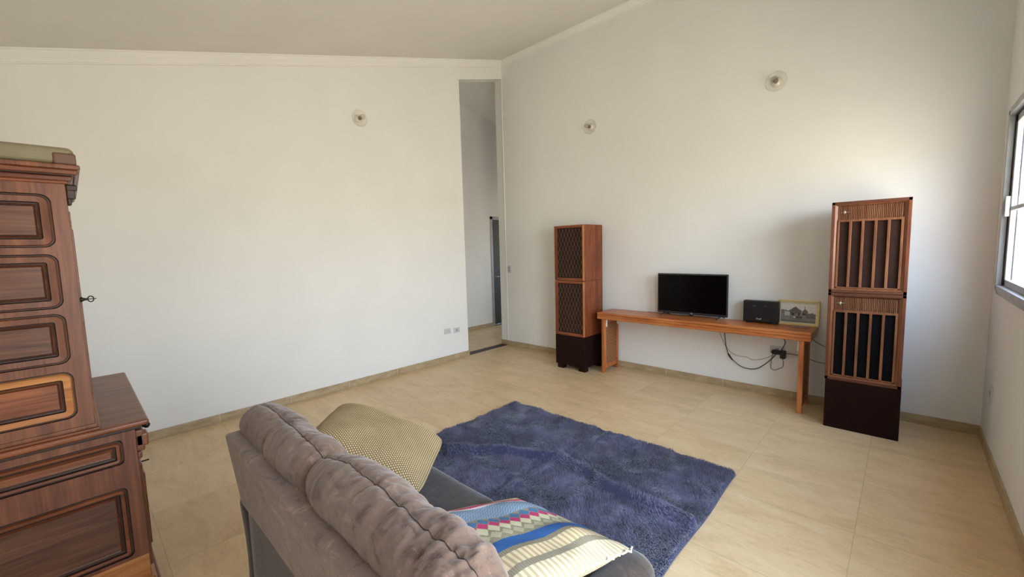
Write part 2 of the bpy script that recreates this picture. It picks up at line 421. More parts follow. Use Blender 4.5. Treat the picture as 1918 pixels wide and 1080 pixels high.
# hallway beyond the opening
HX = -1.43
b = B()
b.prism([(HX, -2.8, 0), (HX, 1.03, 0), (HX, 1.03, ceil_z(1.03)), (HX, 0, 4.40), (HX, -2.8, 4.40 - 0.7)], (-0.15, 0, 0), WALL)
b.box((HX - 0.15, 1.03, 2.26), (HX, 2.0, 4.2), WALL)
b.box((HX - 0.15, 1.95, 0), (HX, 2.8, 4.2), WALL)
origin_world(b, 'wall_hall', 'white hallway wall seen through the opening')
b = B(); b.box((HX, 2.7, 0), (-1.16, 2.85, 4.5), WALL); b.box((-0.44, 2.7, 0), (OX, 2.85, 4.5), WALL); b.box((-1.16, 2.7, 0), (-0.44, 2.85, 1.2), WALL); b.box((-1.16, 2.7, 2.0), (-0.44, 2.85, 4.5), WALL); b.box((OX - 0.0, 0.15, 0), (0.0, 2.85, 4.5), WALL)  # unseen opening in the end wall, added to light the hallway
b.box((HX, -2.95, 0), (OX, -2.8, 4.5), WALL)
origin_world(b, 'wall_hall_end')
b = B()
b.prism([(HX - 0.15, -3.0, 3.68), (HX - 0.15, 0, 4.40), (HX - 0.15, 3.0, 4.40 - 0.235 * 3), (HX - 0.15, 3.0, 4.9), (HX - 0.15, -3.0, 4.9)], (1.43, 0, 0), CEIL)
origin_world(b, 'ceiling_hall', 'sloping hallway ceiling')
b = B(); b.box((HX, -2.8, 0), (HX + 0.012, 1.03, BH), BASEY, 0.002); origin_world(b, 'baseboard_hall', 'tiled baseboard of the hallway')
b = B(); b.box((HX - 0.11, 1.09, 0.012), (HX - 0.07, 1.90, 2.20), M_['door'], 0.003)
b.box((HX - 0.07, 1.16, 1.15), (HX - 0.066, 1.83, 2.1), M_['door'], 0.001); b.box((HX - 0.07, 1.16, 0.15), (HX - 0.066, 1.83, 1.02), M_['door'], 0.001)
d = origin_world(b, 'door_1', 'grey door at the end of the hallway')
b = B(); fr = M_['slot']
b.box((HX - 0.15, 1.03, 0), (HX + 0.006, 1.09, 2.26), fr, 0.002); b.box((HX - 0.15, 1.90, 0), (HX + 0.006, 1.95, 2.26), fr, 0.002); b.box((HX - 0.15, 1.03, 2.20), (HX + 0.006, 1.95, 2.26), fr, 0.002)
o = b.build('door_frame', d)
b = B(); b.tube([(HX - 0.066, 1.16, 1.02), (HX - 0.02, 1.16, 1.02), (HX - 0.02, 1.28, 1.02)], 0.008, M_['alu']); b.build('door_handle', d)
b = B(); b.box((HX - 0.15, 1.09, 0), (HX + 0.0, 1.90, 0.006), M_['granite'], 0.001); origin_world(b, 'trim_5', 'dark stone threshold under the hallway door')

# windows
def window(n, a, c, z0, z1, label):
    b = B(); A = M_['alu']; G = M_['gasket']
    x0, x1 = W - 0.022, W + 0.07; t = 0.035
    # outer frame (protrudes a little), stepped
    for (ya, yb, za, zb) in ((a, a - t, z0, z1), (c + t, c, z0, z1), (a, c, z1 - t, z1), (a, c, z0, z0 + t)):
        b.box((x0, min(ya, yb), za), (x1, max(ya, yb), zb), A, 0.002)
    # wider casing flange lying on the wall
    for (ya, yb, za, zb) in ((a + 0.03, a - 0.004, z0 - 0.03, z1 + 0.03), (c + 0.004, c - 0.03, z0 - 0.03, z1 + 0.03), (a + 0.03, c - 0.03, z1 - 0.004, z1 + 0.03), (a + 0.03, c - 0.03, z0 - 0.03, z0 + 0.004)):
        b.box((W - 0.012, min(ya, yb), za), (W + 0.0, max(ya, yb), zb), A, 0.003)
    # dark gasket line
    for (ya, yb, za, zb) in ((a - t, a - t - 0.012, z0 + t, z1 - t), (c + t + 0.012, c + t, z0 + t, z1 - t), (a - t, c + t, z1 - t - 0.012, z1 - t)):
        b.box((W + 0.005, min(ya, yb), za), (W + 0.05, max(ya, yb), zb), G)
    f = origin_world(b, 'window_%d' % n, label)
    mid = (a + c) / 2
    for k, (s0, s1, xo) in enumerate(((a - t - 0.012, mid - 0.03, 0.012), (mid + 0.03, c + t + 0.012, 0.044))):
        q = B(); w = 0.045
        for (ya, yb, za, zb) in ((s0, s0 - w, z0 + t, z1 - t - .012), (s1 + w, s1, z0 + t, z1 - t - .012), (s0, s1, z1 - t - .012 - w, z1 - t - .012), (s0, s1, z0 + t, z0 + t + w), (s0, s1, z0 + 0.56, z0 + 0.585)):
            q.box((W + xo, min(ya, yb), za), (W + xo + 0.026, max(ya, yb), zb), A, 0.002)
        so = q.build('sash', f)
        q = B(); q.box((W + xo + 0.011, s1 + w - 0.005, z0 + t + w - 0.005), (W + xo + 0.015, s0 - w + 0.005, z1 - t - .012 - w + 0.005), M_['pane']); q.build('pane', so)
        if k == 0:
            q = B(); q.box((W - 0.012, s0 - 0.036, z0 + 0.52), (W + 0.012, s0 - 0.014, z0 + 0.66), M_['white_p'], 0.004); q.build('latch', so)
window(1, *WINS[0], 'aluminium framed sliding window')
window(2, *WINS[1], 'aluminium framed sliding glass door, unseen, added beside the camera for daylight')  # made-up door out of view, lets in extra daylight

# ------------------------------------------------------------------ wall fittings
def plate(name, cx, cz, wall, w, h, label, socket=0, cat='outlet', dark=False):
    """wall: 'L' x=0, 'B' y=0, 'R' x=W"""
    def P(u0, v0, u1, v1, d0, d1):
        if wall == 'L': return (d0, u0, v0), (d1, u1, v1)
        if wall == 'B': return (u0, -d1, v0), (u1, -d0, v1)
        return (W - d1, u0, v0), (W - d0, u1, v1)
    loc = {'L': (0, cx, cz), 'B': (cx, 0, cz), 'R': (W, cx, cz)}[wall]
    t = thing(name, label, cat, loc)
    b = B(); p, q = P(cx - w / 2, cz - h / 2, cx + w / 2, cz + h / 2, 0.0, 0.008); b.box(p, q, M_['plate'], 0.003); b.build('cover_plate', t)
    if socket:
        for k in range(socket):
            b = B(); zc = cz + (k - (socket - 1) / 2) * 0.042
            p, q = P(cx - 0.018, zc - 0.017, cx + 0.018, zc + 0.017, 0.006, 0.011); b.box(p, q, M_['slot'], 0.002)
            if cat == 'outlet':
                for dz in (-0.009, 0, 0.009):
                    p, q = P(cx - 0.003, zc + dz - 0.002, cx + 0.003, zc + dz + 0.002, 0.0105, 0.0115); b.box(p, q, M_['gasket'])
            b.build('socket' if cat == 'outlet' else 'rocker', t)
plate('blank_plate', -1.262, 0.437, 'L', 0.115, 0.075, 'blank white cover plate low on the left wall, left of the socket', 0, 'cover plate')
plate('wall_outlet', -1.095, 0.428, 'L', 0.115, 0.075, 'white wall outlet low on the left wall, beside the opening', 1)
plate('light_switch', 0.062, 1.263, 'B', 0.075, 0.118, 'light switch at the corner of the back wall beside the opening', 2, 'switch')
plate('wall_outlet', 3.845, 0.49, 'B', 0.13, 0.078, 'white wall outlet under the bench behind the black adapters', 1)
plate('wall_outlet', -0.40, 0.455, 'R', 0.075, 0.118, 'wall outlet on the right wall near the floor corner', 1)

def wall_lamp(origin, axis, label):
    t = thing('wall_lamp', label, 'lamp', origin, 'bare bulb wall lamps')
    o = Vector(origin); ax = Vector(axis)
    B().lathe([(0, 0), (0.045, 0), (0.047, 0.008), (0.040, 0.018), (0.026, 0.022), (0.024, 0.045), (0.0, 0.045)], o, axis, M_['porcelain']).build('lamp_base', t)
    B().lathe([(0.024, 0.020), (0.055, 0.020), (0.084, 0.030), (0.093, 0.044), (0.095, 0.043), (0.086, 0.027), (0.056, 0.016), (0.024, 0.016)], o, axis, M_['dish'], 32).build('glass_dish', t)
    B().lathe([(0, 0.045), (0.021, 0.045), (0.021, 0.056), (0.0, 0.060)], o, axis, M_['socket']).build('socket', t)
    B().lathe([(0.013, 0.060), (0.016, 0.072), (0.026, 0.090), (0.031, 0.108), (0.030, 0.122), (0.022, 0.136), (0.010, 0.143), (0, 0.145)], o, axis, M_['bulb']).build('bulb', t)
wall_lamp((0, -2.44, 3.16), (1, 0, 0), 'bare bulb wall lamp with glass dish, the only one on the left wall')
wall_lamp((1.645, 0, 3.17), (0, -1, 0), 'bare bulb wall lamp on the back wall above the left speaker stack')
wall_lamp((3.765, 0, 3.15), (0, -1, 0), 'bare bulb wall lamp on the back wall nearest the window')

# ------------------------------------------------------------------ rounded panels
def rrect(y0, y1, z0, z1, r, n=6):
    r = max(r, 1e-4); pts = []
    for cy, cz, a0 in ((y1 - r, z1 - r, 0), (y0 + r, z1 - r, 90), (y0 + r, z0 + r, 180), (y1 - r, z0 + r, 270)):
        for k in range(n + 1):
            a = math.radians(a0 + 90 * k / n); pts.append((cy + r * math.cos(a), cz + r * math.sin(a)))
    return pts
def panel_side(b, X, y0, y1, z0, z1, prof, mats, sgn=1):
    """nested rounded rings on plane x=X; prof rows (inset, height, radius)"""
    rows = [[b.bm.verts.new((X + sgn * h, y, z)) for y, z in rrect(y0 + i, y1 - i, z0 + i, z1 - i, r)] for i, h, r in prof]
    for k in range(len(rows) - 1):
        A, Q = rows[k], rows[k + 1]; n = len(A)
        for j in range(n):
            f = b.bm.faces.new((A[j], A[(j + 1) % n], Q[(j + 1) % n], Q[j])); f.material_index = b.mi(mats[k])
    f = b.bm.faces.new(rows[-1]); f.material_index = b.mi(mats[-1])
def cell(b, X, Y0, Y1, Z0, Z1, y0, y1, z0, z1, r, m):
    """flat surround between a rectangle and the rounded opening"""
    n = 6; inner = rrect(y0, y1, z0, z1, r, n); outer = []
    cs = [(Y1, Z1), (Y0, Z1), (Y0, Z0), (Y1, Z0)]
    for q in range(4):
        for k in range(n + 1): outer.append(cs[q])
    iv = [b.bm.verts.new((X, y, z)) for y, z in inner]
    cv = [b.bm.verts.new((X, y, z)) for y, z in cs]; N = len(inner); mi = b.mi(m)
    for j in range(N):
        a, c2 = j // (n + 1), ((j + 1) % N) // (n + 1)
        vs_ = [iv[j], iv[(j + 1) % N], cv[c2]] + ([cv[a]] if a != c2 else [])
        f = b.bm.faces.new(vs_); f.material_index = mi

# ------------------------------------------------------------------ antique cabinet
CX = 2.30
cab = thing('buffet_cabinet', 'tall antique carved wooden buffet cabinet with panelled side at the left edge', 'cabinet', (1.75, -5.1, 0))
X0 = 1.22
# lower carcass
yF, yK = -4.785, -5.40
b = B(); b.box((X0 + .02, yK, 0.10), (CX - 0.03, yF, 0.845), M_['ant_frame'], 0.002)
# front corner post
b.box((CX - 0.045, yF - 0.05, 0.10), (CX - 0.003, yF + 0.002, 0.845), M_['ant_frame'], 0.006)
b.build('lower_body', cab)
b = B()
dr = (-5.36, -4.828, 0.700, 0.812); bg_ = (-5.36, -4.830, 0.270, 0.596)
cell(b, CX, yK, yF - 0.0, 0.655, 0.845, dr[0], dr[1], dr[2], dr[3], 0.018, M_['ant_frame'])
cell(b, CX, yK, yF - 0.0, 0.255, 0.655, bg_[0], bg_[1], bg_[2], bg_[3], 0.022, M_['ant_frame'])
b.box((CX - 0.03, yK, 0.12), (CX + 0.001, yF, 0.255), M_['ant_gold'])
b.build('side_frame', cab)
PR = lambda bevel: [(0, 0, 0.022), (0.004, -0.007, 0.02), (0.009, -0.007, 0.018), (0.013, 0.003, 0.014), (0.013 + bevel, 0.002, 0.006), (0.016 + bevel, -0.010, 0.004), (0.024 + bevel, -0.011, 0.003), (0.030 + bevel, -0.003, 0.002), (0.034 + bevel, -0.004, 0.002)]
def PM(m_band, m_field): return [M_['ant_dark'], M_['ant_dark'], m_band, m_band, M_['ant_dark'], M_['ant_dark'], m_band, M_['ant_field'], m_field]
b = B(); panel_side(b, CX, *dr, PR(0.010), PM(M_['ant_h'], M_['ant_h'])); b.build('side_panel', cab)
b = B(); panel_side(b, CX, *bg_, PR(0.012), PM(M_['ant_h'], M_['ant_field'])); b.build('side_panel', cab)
# plinth with stepped moulding
b = B()
b.box((X0 - .03, yK, 0.0), (CX + 0.035, yF + 0.035, 0.085), M_['ant_frame'], 0.006)
b.box((X0 - .02, yK, 0.085), (CX + 0.022, yF + 0.022, 0.115), M_['ant_gold'], 0.008, 3)
b.box((X0 - .01, yK, 0.115), (CX + 0.010, yF + 0.012, 0.145), M_['ant_gold'], 0.008, 3)
b.build('plinth', cab)
# table top of the lower part
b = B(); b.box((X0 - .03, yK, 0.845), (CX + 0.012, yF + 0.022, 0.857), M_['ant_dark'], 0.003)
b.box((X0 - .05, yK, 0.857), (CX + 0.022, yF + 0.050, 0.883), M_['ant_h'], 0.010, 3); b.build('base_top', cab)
# drawers and doors in the front (seen edge on)
for (xa, xb) in ((X0 + 0.06, 1.74), (1.78, CX - 0.06)):
    b = B(); b.box((xa, yF, 0.70), (xb, yF + 0.018, 0.835), M_['ant_frame'], 0.006, 3); b.box((xa + .03, yF + 0.014, 0.725), (xb - .03, yF + 0.03, 0.81), M_['ant_h'], 0.008, 3); dd = b.build('drawer', cab)
    B().lathe([(0, 0.0), (0.010, 0.0), (0.008, 0.012), (0.015, 0.020), (0.016, 0.030), (0.006, 0.038), (0, 0.039)], ((xa + xb) / 2 + .12, yF + 0.028, 0.80), (0, 1, 0), M_['iron'], 16).build('knob', dd)
    b = B(); b.box((xa, yF, 0.16), (xb, yF + 0.016, 0.66), M_['ant_frame'], 0.006, 3); b.box((xa + .06, yF + 0.012, 0.23), (xb - .06, yF + 0.026, 0.59), M_['ant_h'], 0.008, 3); dd = b.build('door', cab)
    xk = xb - 0.02 if xb < 1.8 else xa + 0.40
    B().tube([(xk, yF + 0.012, 0.645), (xk, yF + 0.045, 0.645)], 0.0035, M_['iron'], 6).build('key', dd)
# carved corner block at the right front of the lower part
b = B()
for (z0, z1, d) in ((0.735, 0.835, 0.030), (0.755, 0.815, 0.044), (0.70, 0.735, 0.018)):
    b.box((CX - 0.07, yF - 0.003, z0), (CX - 0.004, yF + d, z1), M_['ant_frame'], 0.009, 3)
b.build('corner_block', cab)
# upper body
UF = -4.905; UK = -5.36
b = B(); b.box((X0 + .03, UK, 0.883), (CX - 0.03, UF, 1.905), M_['ant_frame'], 0.002)
b.box((CX - 0.04, UF - 0.05, 0.883), (CX - 0.003, UF + 0.002, 1.905), M_['ant_frame'], 0.009, 3)
b.build('upper_body', cab)
ups = [(1.652, 1.861, 'ant_frame', 'ant_field'), (1.408, 1.626, 'ant_frame', 'ant_field'), (1.182, 1.388, 'ant_frame', 'ant_field'), (0.952, 1.150, 'ant_gold', 'ant_h')]
lim = [1.905, 1.639, 1.398, 1.166, 0.905]
b = B()
for k, (z0, z1, mb, mf) in enumerate(ups):
    cell(b, CX, UK, UF, lim[k + 1], lim[k], -5.33, -4.948, z0, z1, 0.034, M_['ant_frame'])
b.build('side_frame', cab)
for k, (z0, z1, mb, mf) in enumerate(ups):
    b = B()
    pr = [(0, 0, 0.034), (0.003, -0.006, 0.032), (0.007, -0.006, 0.030), (0.011, 0.003, 0.026), (0.032, 0.001, 0.008), (0.035, -0.010, 0.004), (0.040, -0.011, 0.003), (0.044, -0.004, 0.003), (0.048, -0.006, 0.002), (0.050, -0.003, 0.002)]
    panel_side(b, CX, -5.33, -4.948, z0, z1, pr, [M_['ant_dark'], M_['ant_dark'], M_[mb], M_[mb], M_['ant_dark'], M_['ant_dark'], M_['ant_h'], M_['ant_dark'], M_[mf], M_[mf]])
    b.build('side_panel', cab, 'golden brown raised panel' if k == 3 else None)
b = B()
b.box((X0, UK, 0.883), (CX + 0.014, UF + 0.016, 0.896), M_['ant_h'], 0.005, 3); b.box((X0, UK, 0.894), (CX + 0.006, UF + 0.008, 0.912), M_['ant_frame'], 0.005, 3); b.build('foot_moulding', cab)
b = B()   # cornice, stepped
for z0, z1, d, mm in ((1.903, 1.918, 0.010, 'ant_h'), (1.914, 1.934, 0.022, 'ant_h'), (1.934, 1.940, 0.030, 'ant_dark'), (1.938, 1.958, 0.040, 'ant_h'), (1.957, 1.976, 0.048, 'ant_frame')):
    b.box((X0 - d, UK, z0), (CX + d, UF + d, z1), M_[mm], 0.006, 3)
b.build('cornice', cab)
b = B(); b.box((X0 + .02, UK, 1.976), (CX + 0.030, UF + 0.036, 2.045), M_['crown'], 0.022, 4); cr_ = b.build('crown_board', cab, 'dusty olive crown board')
b = B(); b.box((CX - 0.03, UF - 0.025, 1.976), (CX + 0.034, UF + 0.040, 2.022), M_['crown_d'], 0.008, 3); b.build('corner_block', cab, 'dark reddish block')
b = B()
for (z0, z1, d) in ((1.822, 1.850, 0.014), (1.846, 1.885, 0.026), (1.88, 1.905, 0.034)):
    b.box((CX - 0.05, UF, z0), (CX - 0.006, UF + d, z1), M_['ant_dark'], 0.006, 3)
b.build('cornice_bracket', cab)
for (xa, xb) in ((X0 + 0.08, 1.74), (1.78, CX - 0.05)):
    b = B(); b.box((xa, UF, 0.93), (xb, UF + 0.006, 1.80), M_['ant_h'], 0.002); b.box((xa + .06, UF + 0.004, 1.00), (xb - .06, UF + 0.009, 1.73), M_['ant_field'], 0.003); dd = b.build('door', cab)
    if xb > 2:
        k_ = B(); zz = 1.434; xx = CX - 0.055
        k_.lathe([(0.010, 0.0), (0.012, 0.004), (0.007, 0.010), (0.005, 0.016), (0.005, 0.024)], (xx, UF + 0.003, zz), (0, 1, 0), M_['iron'], 10)
        k_.tube([(xx, UF + 0.035 + 0.009 * math.cos(a), zz + 0.012 * math.sin(a)) for a in [2 * math.pi * q / 14 for q in range(14)]], 0.0022, M_['iron'], 6, closed=True)
        k_.tube([(xx, UF + 0.02, zz), (xx, UF + 0.052, zz)], 0.0018, M_['iron'], 6)
        k_.build('key', dd)

# ------------------------------------------------------------------ left speaker stack
def lattice(b, x0, x1, z0, z1, y, cols, rows_, r, m):
    """elongated honeycomb of wavy wires"""
    dx = (x1 - x0) / cols; dz = (z1 - z0) / rows_
    for i in range(cols + 1):
        pts = []; n = rows_ * 2
        for j in range(rows_):
            s_ = 1 if (i + j) % 2 else -1; za = z0 + j * dz
            o_ = 0.36 * dx * s_
            pts += [(x0 + i * dx + o_, y, za + 0.18 * dz), (x0 + i * dx + o_, y, za + 0.82 * dz)]
        pts = [(min(max(p[0], x0), x1), p[1], p[2]) for p in pts]
        b.tube(pts, r, m, 4, caps=False)
def honey_speaker(z0, z1, label):
    x0, x1, y0, y1 = 1.405, 1.857, -0.53, -0.10
    t = thing('loudspeaker', label, 'loudspeaker', ((x0 + x1) / 2, (y0 + y1) / 2, z0))
    b = B(); b.box((x0, y0 + 0.02, z0), (x1, y1, z1), M_['walnut_v'], 0.003); b.build('cabinet', t)
    b = B(); f = 0.034; V, H = M_['walnut_v'], M_['walnut_h']
    b.prism([(x0, y0 + .02, z0), (x0, y0, z0 + .004), (x0, y0, z1 - .004), (x0, y0 + .02, z1)], (f, 0, 0), V)
    b.prism([(x1 - f, y0 + .02, z0), (x1 - f, y0, z0 + .004), (x1 - f, y0, z1 - .004), (x1 - f, y0 + .02, z1)], (f, 0, 0), V)
    b.box((x0 + f, y0, z0), (x1 - f, y0 + .02, z0 + 0.034), H, 0.003); b.box((x0 + f, y0, z1 - 0.034), (x1 - f, y0 + .02, z1), H, 0.003)
    # projecting rim
    b.box((x0, y0 - 0.012, z0 + .006), (x0 + 0.012, y0 + .004, z1 - .006), V, 0.003); b.box((x1 - 0.016, y0 - 0.014, z0 + .006), (x1, y0 + .004, z1 - .006), M_['rail'], 0.004)
    b.box((x0, y0 - 0.012, z1 - 0.018), (x1, y0 + .004, z1 - .002), H, 0.003); b.box((x0, y0 - 0.012, z0 + .002), (x1, y0 + .004, z0 + 0.016), H, 0.003)
    b.build('front_frame', t)
    b = B(); b.box((x0 + f, y0 + 0.012, z0 + .03), (x1 - f, y0 + 0.0215, z1 - .03), M_['cloth']); g = b.build('grille_cloth', t)
    b = B(); lattice(b, x0 + f + .002, x1 - f - .002, z0 + .036, z1 - .036, y0 + 0.008, 15, 11, 0.0014, M_['wire']); b.build('grille_mesh', t)
    return t
honey_speaker(1.168, 1.874, 'walnut loudspeaker with honeycomb grille, on top of the left stack')
honey_speaker(0.452, 1.166, 'walnut loudspeaker with honeycomb grille, under its twin and on the dark base')
t = thing('speaker_stand', 'dark brown box stand with cut-out feet under the honeycomb loudspeakers', 'speaker stand', (1.63, -0.315, 0))
b = B(); b.box((1.398, -0.535, 0.055), (1.862, -0.095, 0.450), M_['base'], 0.003); b.build('body', t)
for (xa, xb) in ((1.425, 1.52), (1.755, 1.858)):
    for (ya, yb) in ((-0.532, -0.46), (-0.17, -0.10)):
        b = B(); b.box((xa, ya, 0), (xb, yb, 0.058), M_['base'], 0.003); b.build('foot', t)

# ------------------------------------------------------------------ right speaker stack
def slat_speaker(z0, z1, label, cloth):
    x0, x1, y0, y1 = 4.302, 4.784, -0.55, -0.16
    t = thing('loudspeaker', label, 'loudspeaker', ((x0 + x1) / 2, (y0 + y1) / 2, z0))
    V, H, Rl = M_['teak_v'], M_['teak_h'], M_['teak_trim']
    b = B(); b.box((x0, y0 + 0.035, z0), (x1, y1, z1), V, 0.002)
    b.box((x0, y0, z0), (x0 + 0.022, y0 + 0.036, z1), V, 0.002); b.box((x1 - 0.022, y0, z0), (x1, y0 + 0.036, z1), V, 0.002)
    b.box((x0, y0, z1 - 0.024), (x1, y0 + 0.036, z1), H, 0.002); b.box((x0, y0, z0), (x1, y0 + 0.036, z0 + 0.026), H, 0.002)
    b.build('cabinet', t)
    # inner moulding, bevelled
    a, c, d, e_ = x0 + 0.022, x1 - 0.022, z0 + 0.026, z1 - 0.024; w = 0.018
    b = B()
    o4 = [(a, y0 + 0.004, d), (c, y0 + 0.004, d), (c, y0 + 0.004, e_), (a, y0 + 0.004, e_)]
    i4 = [(a + w, y0 + 0.020, d + w * .6), (c - w, y0 + 0.020, d + w * .6), (c - w, y0 + 0.020, e_ - w * .6), (a + w, y0 + 0.020, e_ - w * .6)]
    j4 = [(p[0], y0 + 0.034, p[2]) for p in i4]
    for k in range(4):
        b.quad([o4[k], o4[(k + 1) % 4], i4[(k + 1) % 4], i4[k]], Rl); b.quad([i4[k], i4[(k + 1) % 4], j4[(k + 1) % 4], j4[k]], Rl)
    b.build('moulding', t)
    a += w; c -= w; d += w * .6; e_ -= w * .6
    zs = e_ - 0.112
    # ribbed band
    b = B(); b.box((a, y0 + 0.026, zs), (c, y0 + 0.036, e_), M_['teak_h']); n = 36; p = (c - a - 0.012) / n
    for k in range(n):
        xa = a + 0.006 + k * p; b.box((xa, y0 + 0.017, zs + 0.002), (xa + p * 0.56, y0 + 0.028, e_ - 0.004), Rl)
    b.build('ribbed_band', t)
    # fret with bars
    b = B(); rail_z = zs - 0.016
    b.box((a, y0 + 0.012, rail_z), (c, y0 + 0.030, zs + 0.002), Rl, 0.002); b.box((a, y0 + 0.012, d), (c, y0 + 0.030, d + 0.010), Rl, 0.002)
    b.box((a, y0 + 0.012, d), (a + 0.014, y0 + 0.030, rail_z + .002), Rl, 0.002); b.box((c - 0.016, y0 + 0.012, d), (c, y0 + 0.030, rail_z + .002), Rl, 0.002)
    b.build('grille_frame', t)
    inner0, inner1 = a + 0.014, c - 0.016; op = (inner1 - inner0 - 4 * 0.0175) / 5
    for k in range(4):
        xa = inner0 + op * (k + 1) + 0.0175 * k
        b = B(); b.box((xa, y0 + 0.008, d + 0.008), (xa + 0.0175, y0 + 0.030, rail_z + 0.002), Rl, 0.0025); b.build('grille_bar', t)
    b = B(); b.box((a, y0 + 0.0285, d), (c, y0 + 0.0365, rail_z), cloth); g = b.build('grille_cloth', t)
    b = B(); xc, zc = (a + c) / 2, d + 0.165; cone = M_['dial'] if cloth is M_['cloth'] else M_['cone_black']
    b.tube([(xc + 0.085 * math.cos(q), y0 + 0.028, zc + 0.10 * math.sin(q)) for q in [2 * math.pi * i / 40 for i in range(40)]], 0.0015, cone, 6, closed=True)
    b.build('woofer_ring', g); b = B()
    b.tube([(xc + 0.14 + 0.03 * math.cos(q), y0 + 0.028, rail_z - 0.10 + 0.03 * math.sin(q)) for q in [2 * math.pi * i / 24 for i in range(24)]], 0.001, cone, 6, closed=True)
    b.build('tweeter_ring', g)
    # emblem: cross shaped star
    ex, ez, ey = x0 + 0.083, e_ - 0.050, y0 + 0.012
    b = B(); pts = []
    for k in range(8):
        an = k * math.pi / 4; r_ = (0.022, 0.0075)[k % 2]
        if k in (2, 6): r_ = 0.016
        pts.append((ex + r_ * math.cos(an), ey, ez + r_ * math.sin(an)))
    b.prism(pts, (0, 0.006, 0), M_['emblem']); b.box((ex - 0.024, ey, ez - 0.002), (ex + 0.024, ey + 0.005, ez + 0.002), M_['emblem'])
    b.lathe([(0, -0.001), (0.006, -0.001), (0.006, 0.004)], (ex, ey, ez), (0, 1, 0), M_['emblem'], 12)
    b.build('emblem', t)
slat_speaker(1.163, 1.906, 'teak loudspeaker with vertical bars, on top of the right stack', M_['cloth'])
slat_speaker(0.418, 1.160, 'teak loudspeaker with vertical bars, lower one standing on the dark plinth', M_['cloth2'])
t = thing('speaker_stand', 'dark brown plain box stand under the barred loudspeakers by the window', 'speaker stand', (4.545, -0.355, 0))
b = B(); b.box((4.308, -0.55, 0), (4.788, -0.16, 0.416), M_['base'], 0.002); b.build('body', t)

# ------------------------------------------------------------------ bench
bz0, bz1 = 0.686, 0.770; bx0, bx1, by0, by1 = 1.952, 4.178, -0.394, -0.022
t = thing('wooden_bench', 'long low wooden console bench with woven cane side panels', 'console', (3.06, -0.21, 0))
b = B(); X_ = M_['bench_x']
b.box((bx0, by0 + .003, bz1 - 0.030), (bx1, by1, bz1), X_, 0.003)
b.box((bx0 + .004, by0 + 0.001, bz0), (bx1 - .004, by1 - .004, bz1 - 0.028), X_, 0.003)
for k in range(3): b.box((bx0, by0 - 0.003, bz0 + 0.004 + k * 0.028), (bx1, by0 + .01, bz0 + 0.026 + k * 0.028), X_, 0.004, 3)
b.build('top', t)
for s, (xa, xb) in enumerate(((2.010, 2.050), (4.085, 4.125))):
    b = B(); Z_ = M_['bench_z']; ya, yb = -0.385, -0.03
    b.box((xa, ya, 0), (xb, ya + 0.045, bz0), Z_, 0.003); b.box((xa, yb - 0.04, 0), (xb, yb, bz0), Z_, 0.003)
    b.box((xa + .004, ya + 0.04, 0.050), (xb - .004, yb - 0.035, 0.10), Z_, 0.003); b.box((xa + .004, ya + 0.04, bz0 - 0.05), (xb - .004, yb - 0.035, bz0), Z_, 0.003)
    f = b.build('side_frame', t)
    b = B(); b.box((xa + 0.010, ya + 0.04, 0.09), (xb - 0.010, yb - 0.035, bz0 - 0.045), M_['cane']); b.build('cane_panel', f)
    for y_ in (-0.352, -0.075):
        xq = xb if s == 0 else xa - 0.016
        b = B(); b.box((xq, y_, 0.585), (xq + 0.016, y_ + 0.018, bz0), M_['white_p'], 0.004); b.build('bracket', t)

# ------------------------------------------------------------------ television
tx0, tx1, ty = 2.622, 3.400, -0.125
t = thing('television', 'small flat screen television with dark screen on the bench', 'television', (3.01, ty + .02, bz1))
b = B(); b.box((tx0, ty, 0.797), (tx1, ty + 0.022, 1.262), M_['bezel'], 0.008, 3); b.box((tx0 + .08, ty + .02, 0.84), (tx1 - .08, ty + 0.055, 1.14), M_['black'], 0.01, 3); b.build('housing', t)
b = B(); b.box((tx0 + 0.016, ty - 0.002, 0.823), (tx1 - 0.014, ty + 0.002, 1.246), M_['screen'], 0.0008, 1); b.build('screen', t)
for xc in (tx0 + 0.085, tx1 - 0.075):
    b = B()
    b.tube([(xc + .01, ty + 0.010, 0.806), (xc - 0.018, ty - 0.070, bz1 + 0.006)], [0.008, 0.005], M_['black'], 8); b.tube([(xc + .01, ty + 0.012, 0.806), (xc + 0.020, ty + 0.085, bz1 + 0.006)], [0.008, 0.005], M_['black'], 8)
    b.box((xc - .012, ty + .0, 0.797), (xc + .03, ty + .022, 0.812), M_['black'], 0.003)
    b.build('leg', t)
def text_mesh(txt, size, loc, mat, name, parent, shear=0.0):
    cu = bpy.data.curves.new(name, 'FONT'); cu.body = txt; cu.size = size; cu.extrude = 0.0006; cu.align_x = 'CENTER'; cu.align_y = 'CENTER'; cu.shear = shear
    tmp = bpy.data.objects.new(name + '_curve', cu); C.objects.link(tmp)
    dg = bpy.context.evaluated_depsgraph_get(); me = bpy.data.meshes.new_from_object(tmp.evaluated_get(dg)); bpy.data.objects.remove(tmp)
    org = parent_origin(parent)
    for v in me.vertices: v.co = Vector((v.co.x, -v.co.z, v.co.y)) + Vector(loc) - org
    me.materials.clear(); me.materials.append(mat)
    o = bpy.data.objects.new(name, me); C.objects.link(o); o.parent = parent; return o
b = B(); b.box((3.000, ty - 0.006, 0.785), (3.040, ty + 0.004, 0.801), M_['black'], 0.002); lg = b.build('logo_tab', t)
text_mesh('LG', 0.020, (3.022, ty - 0.0035, 0.810), M_['logo'], 'logo', t)

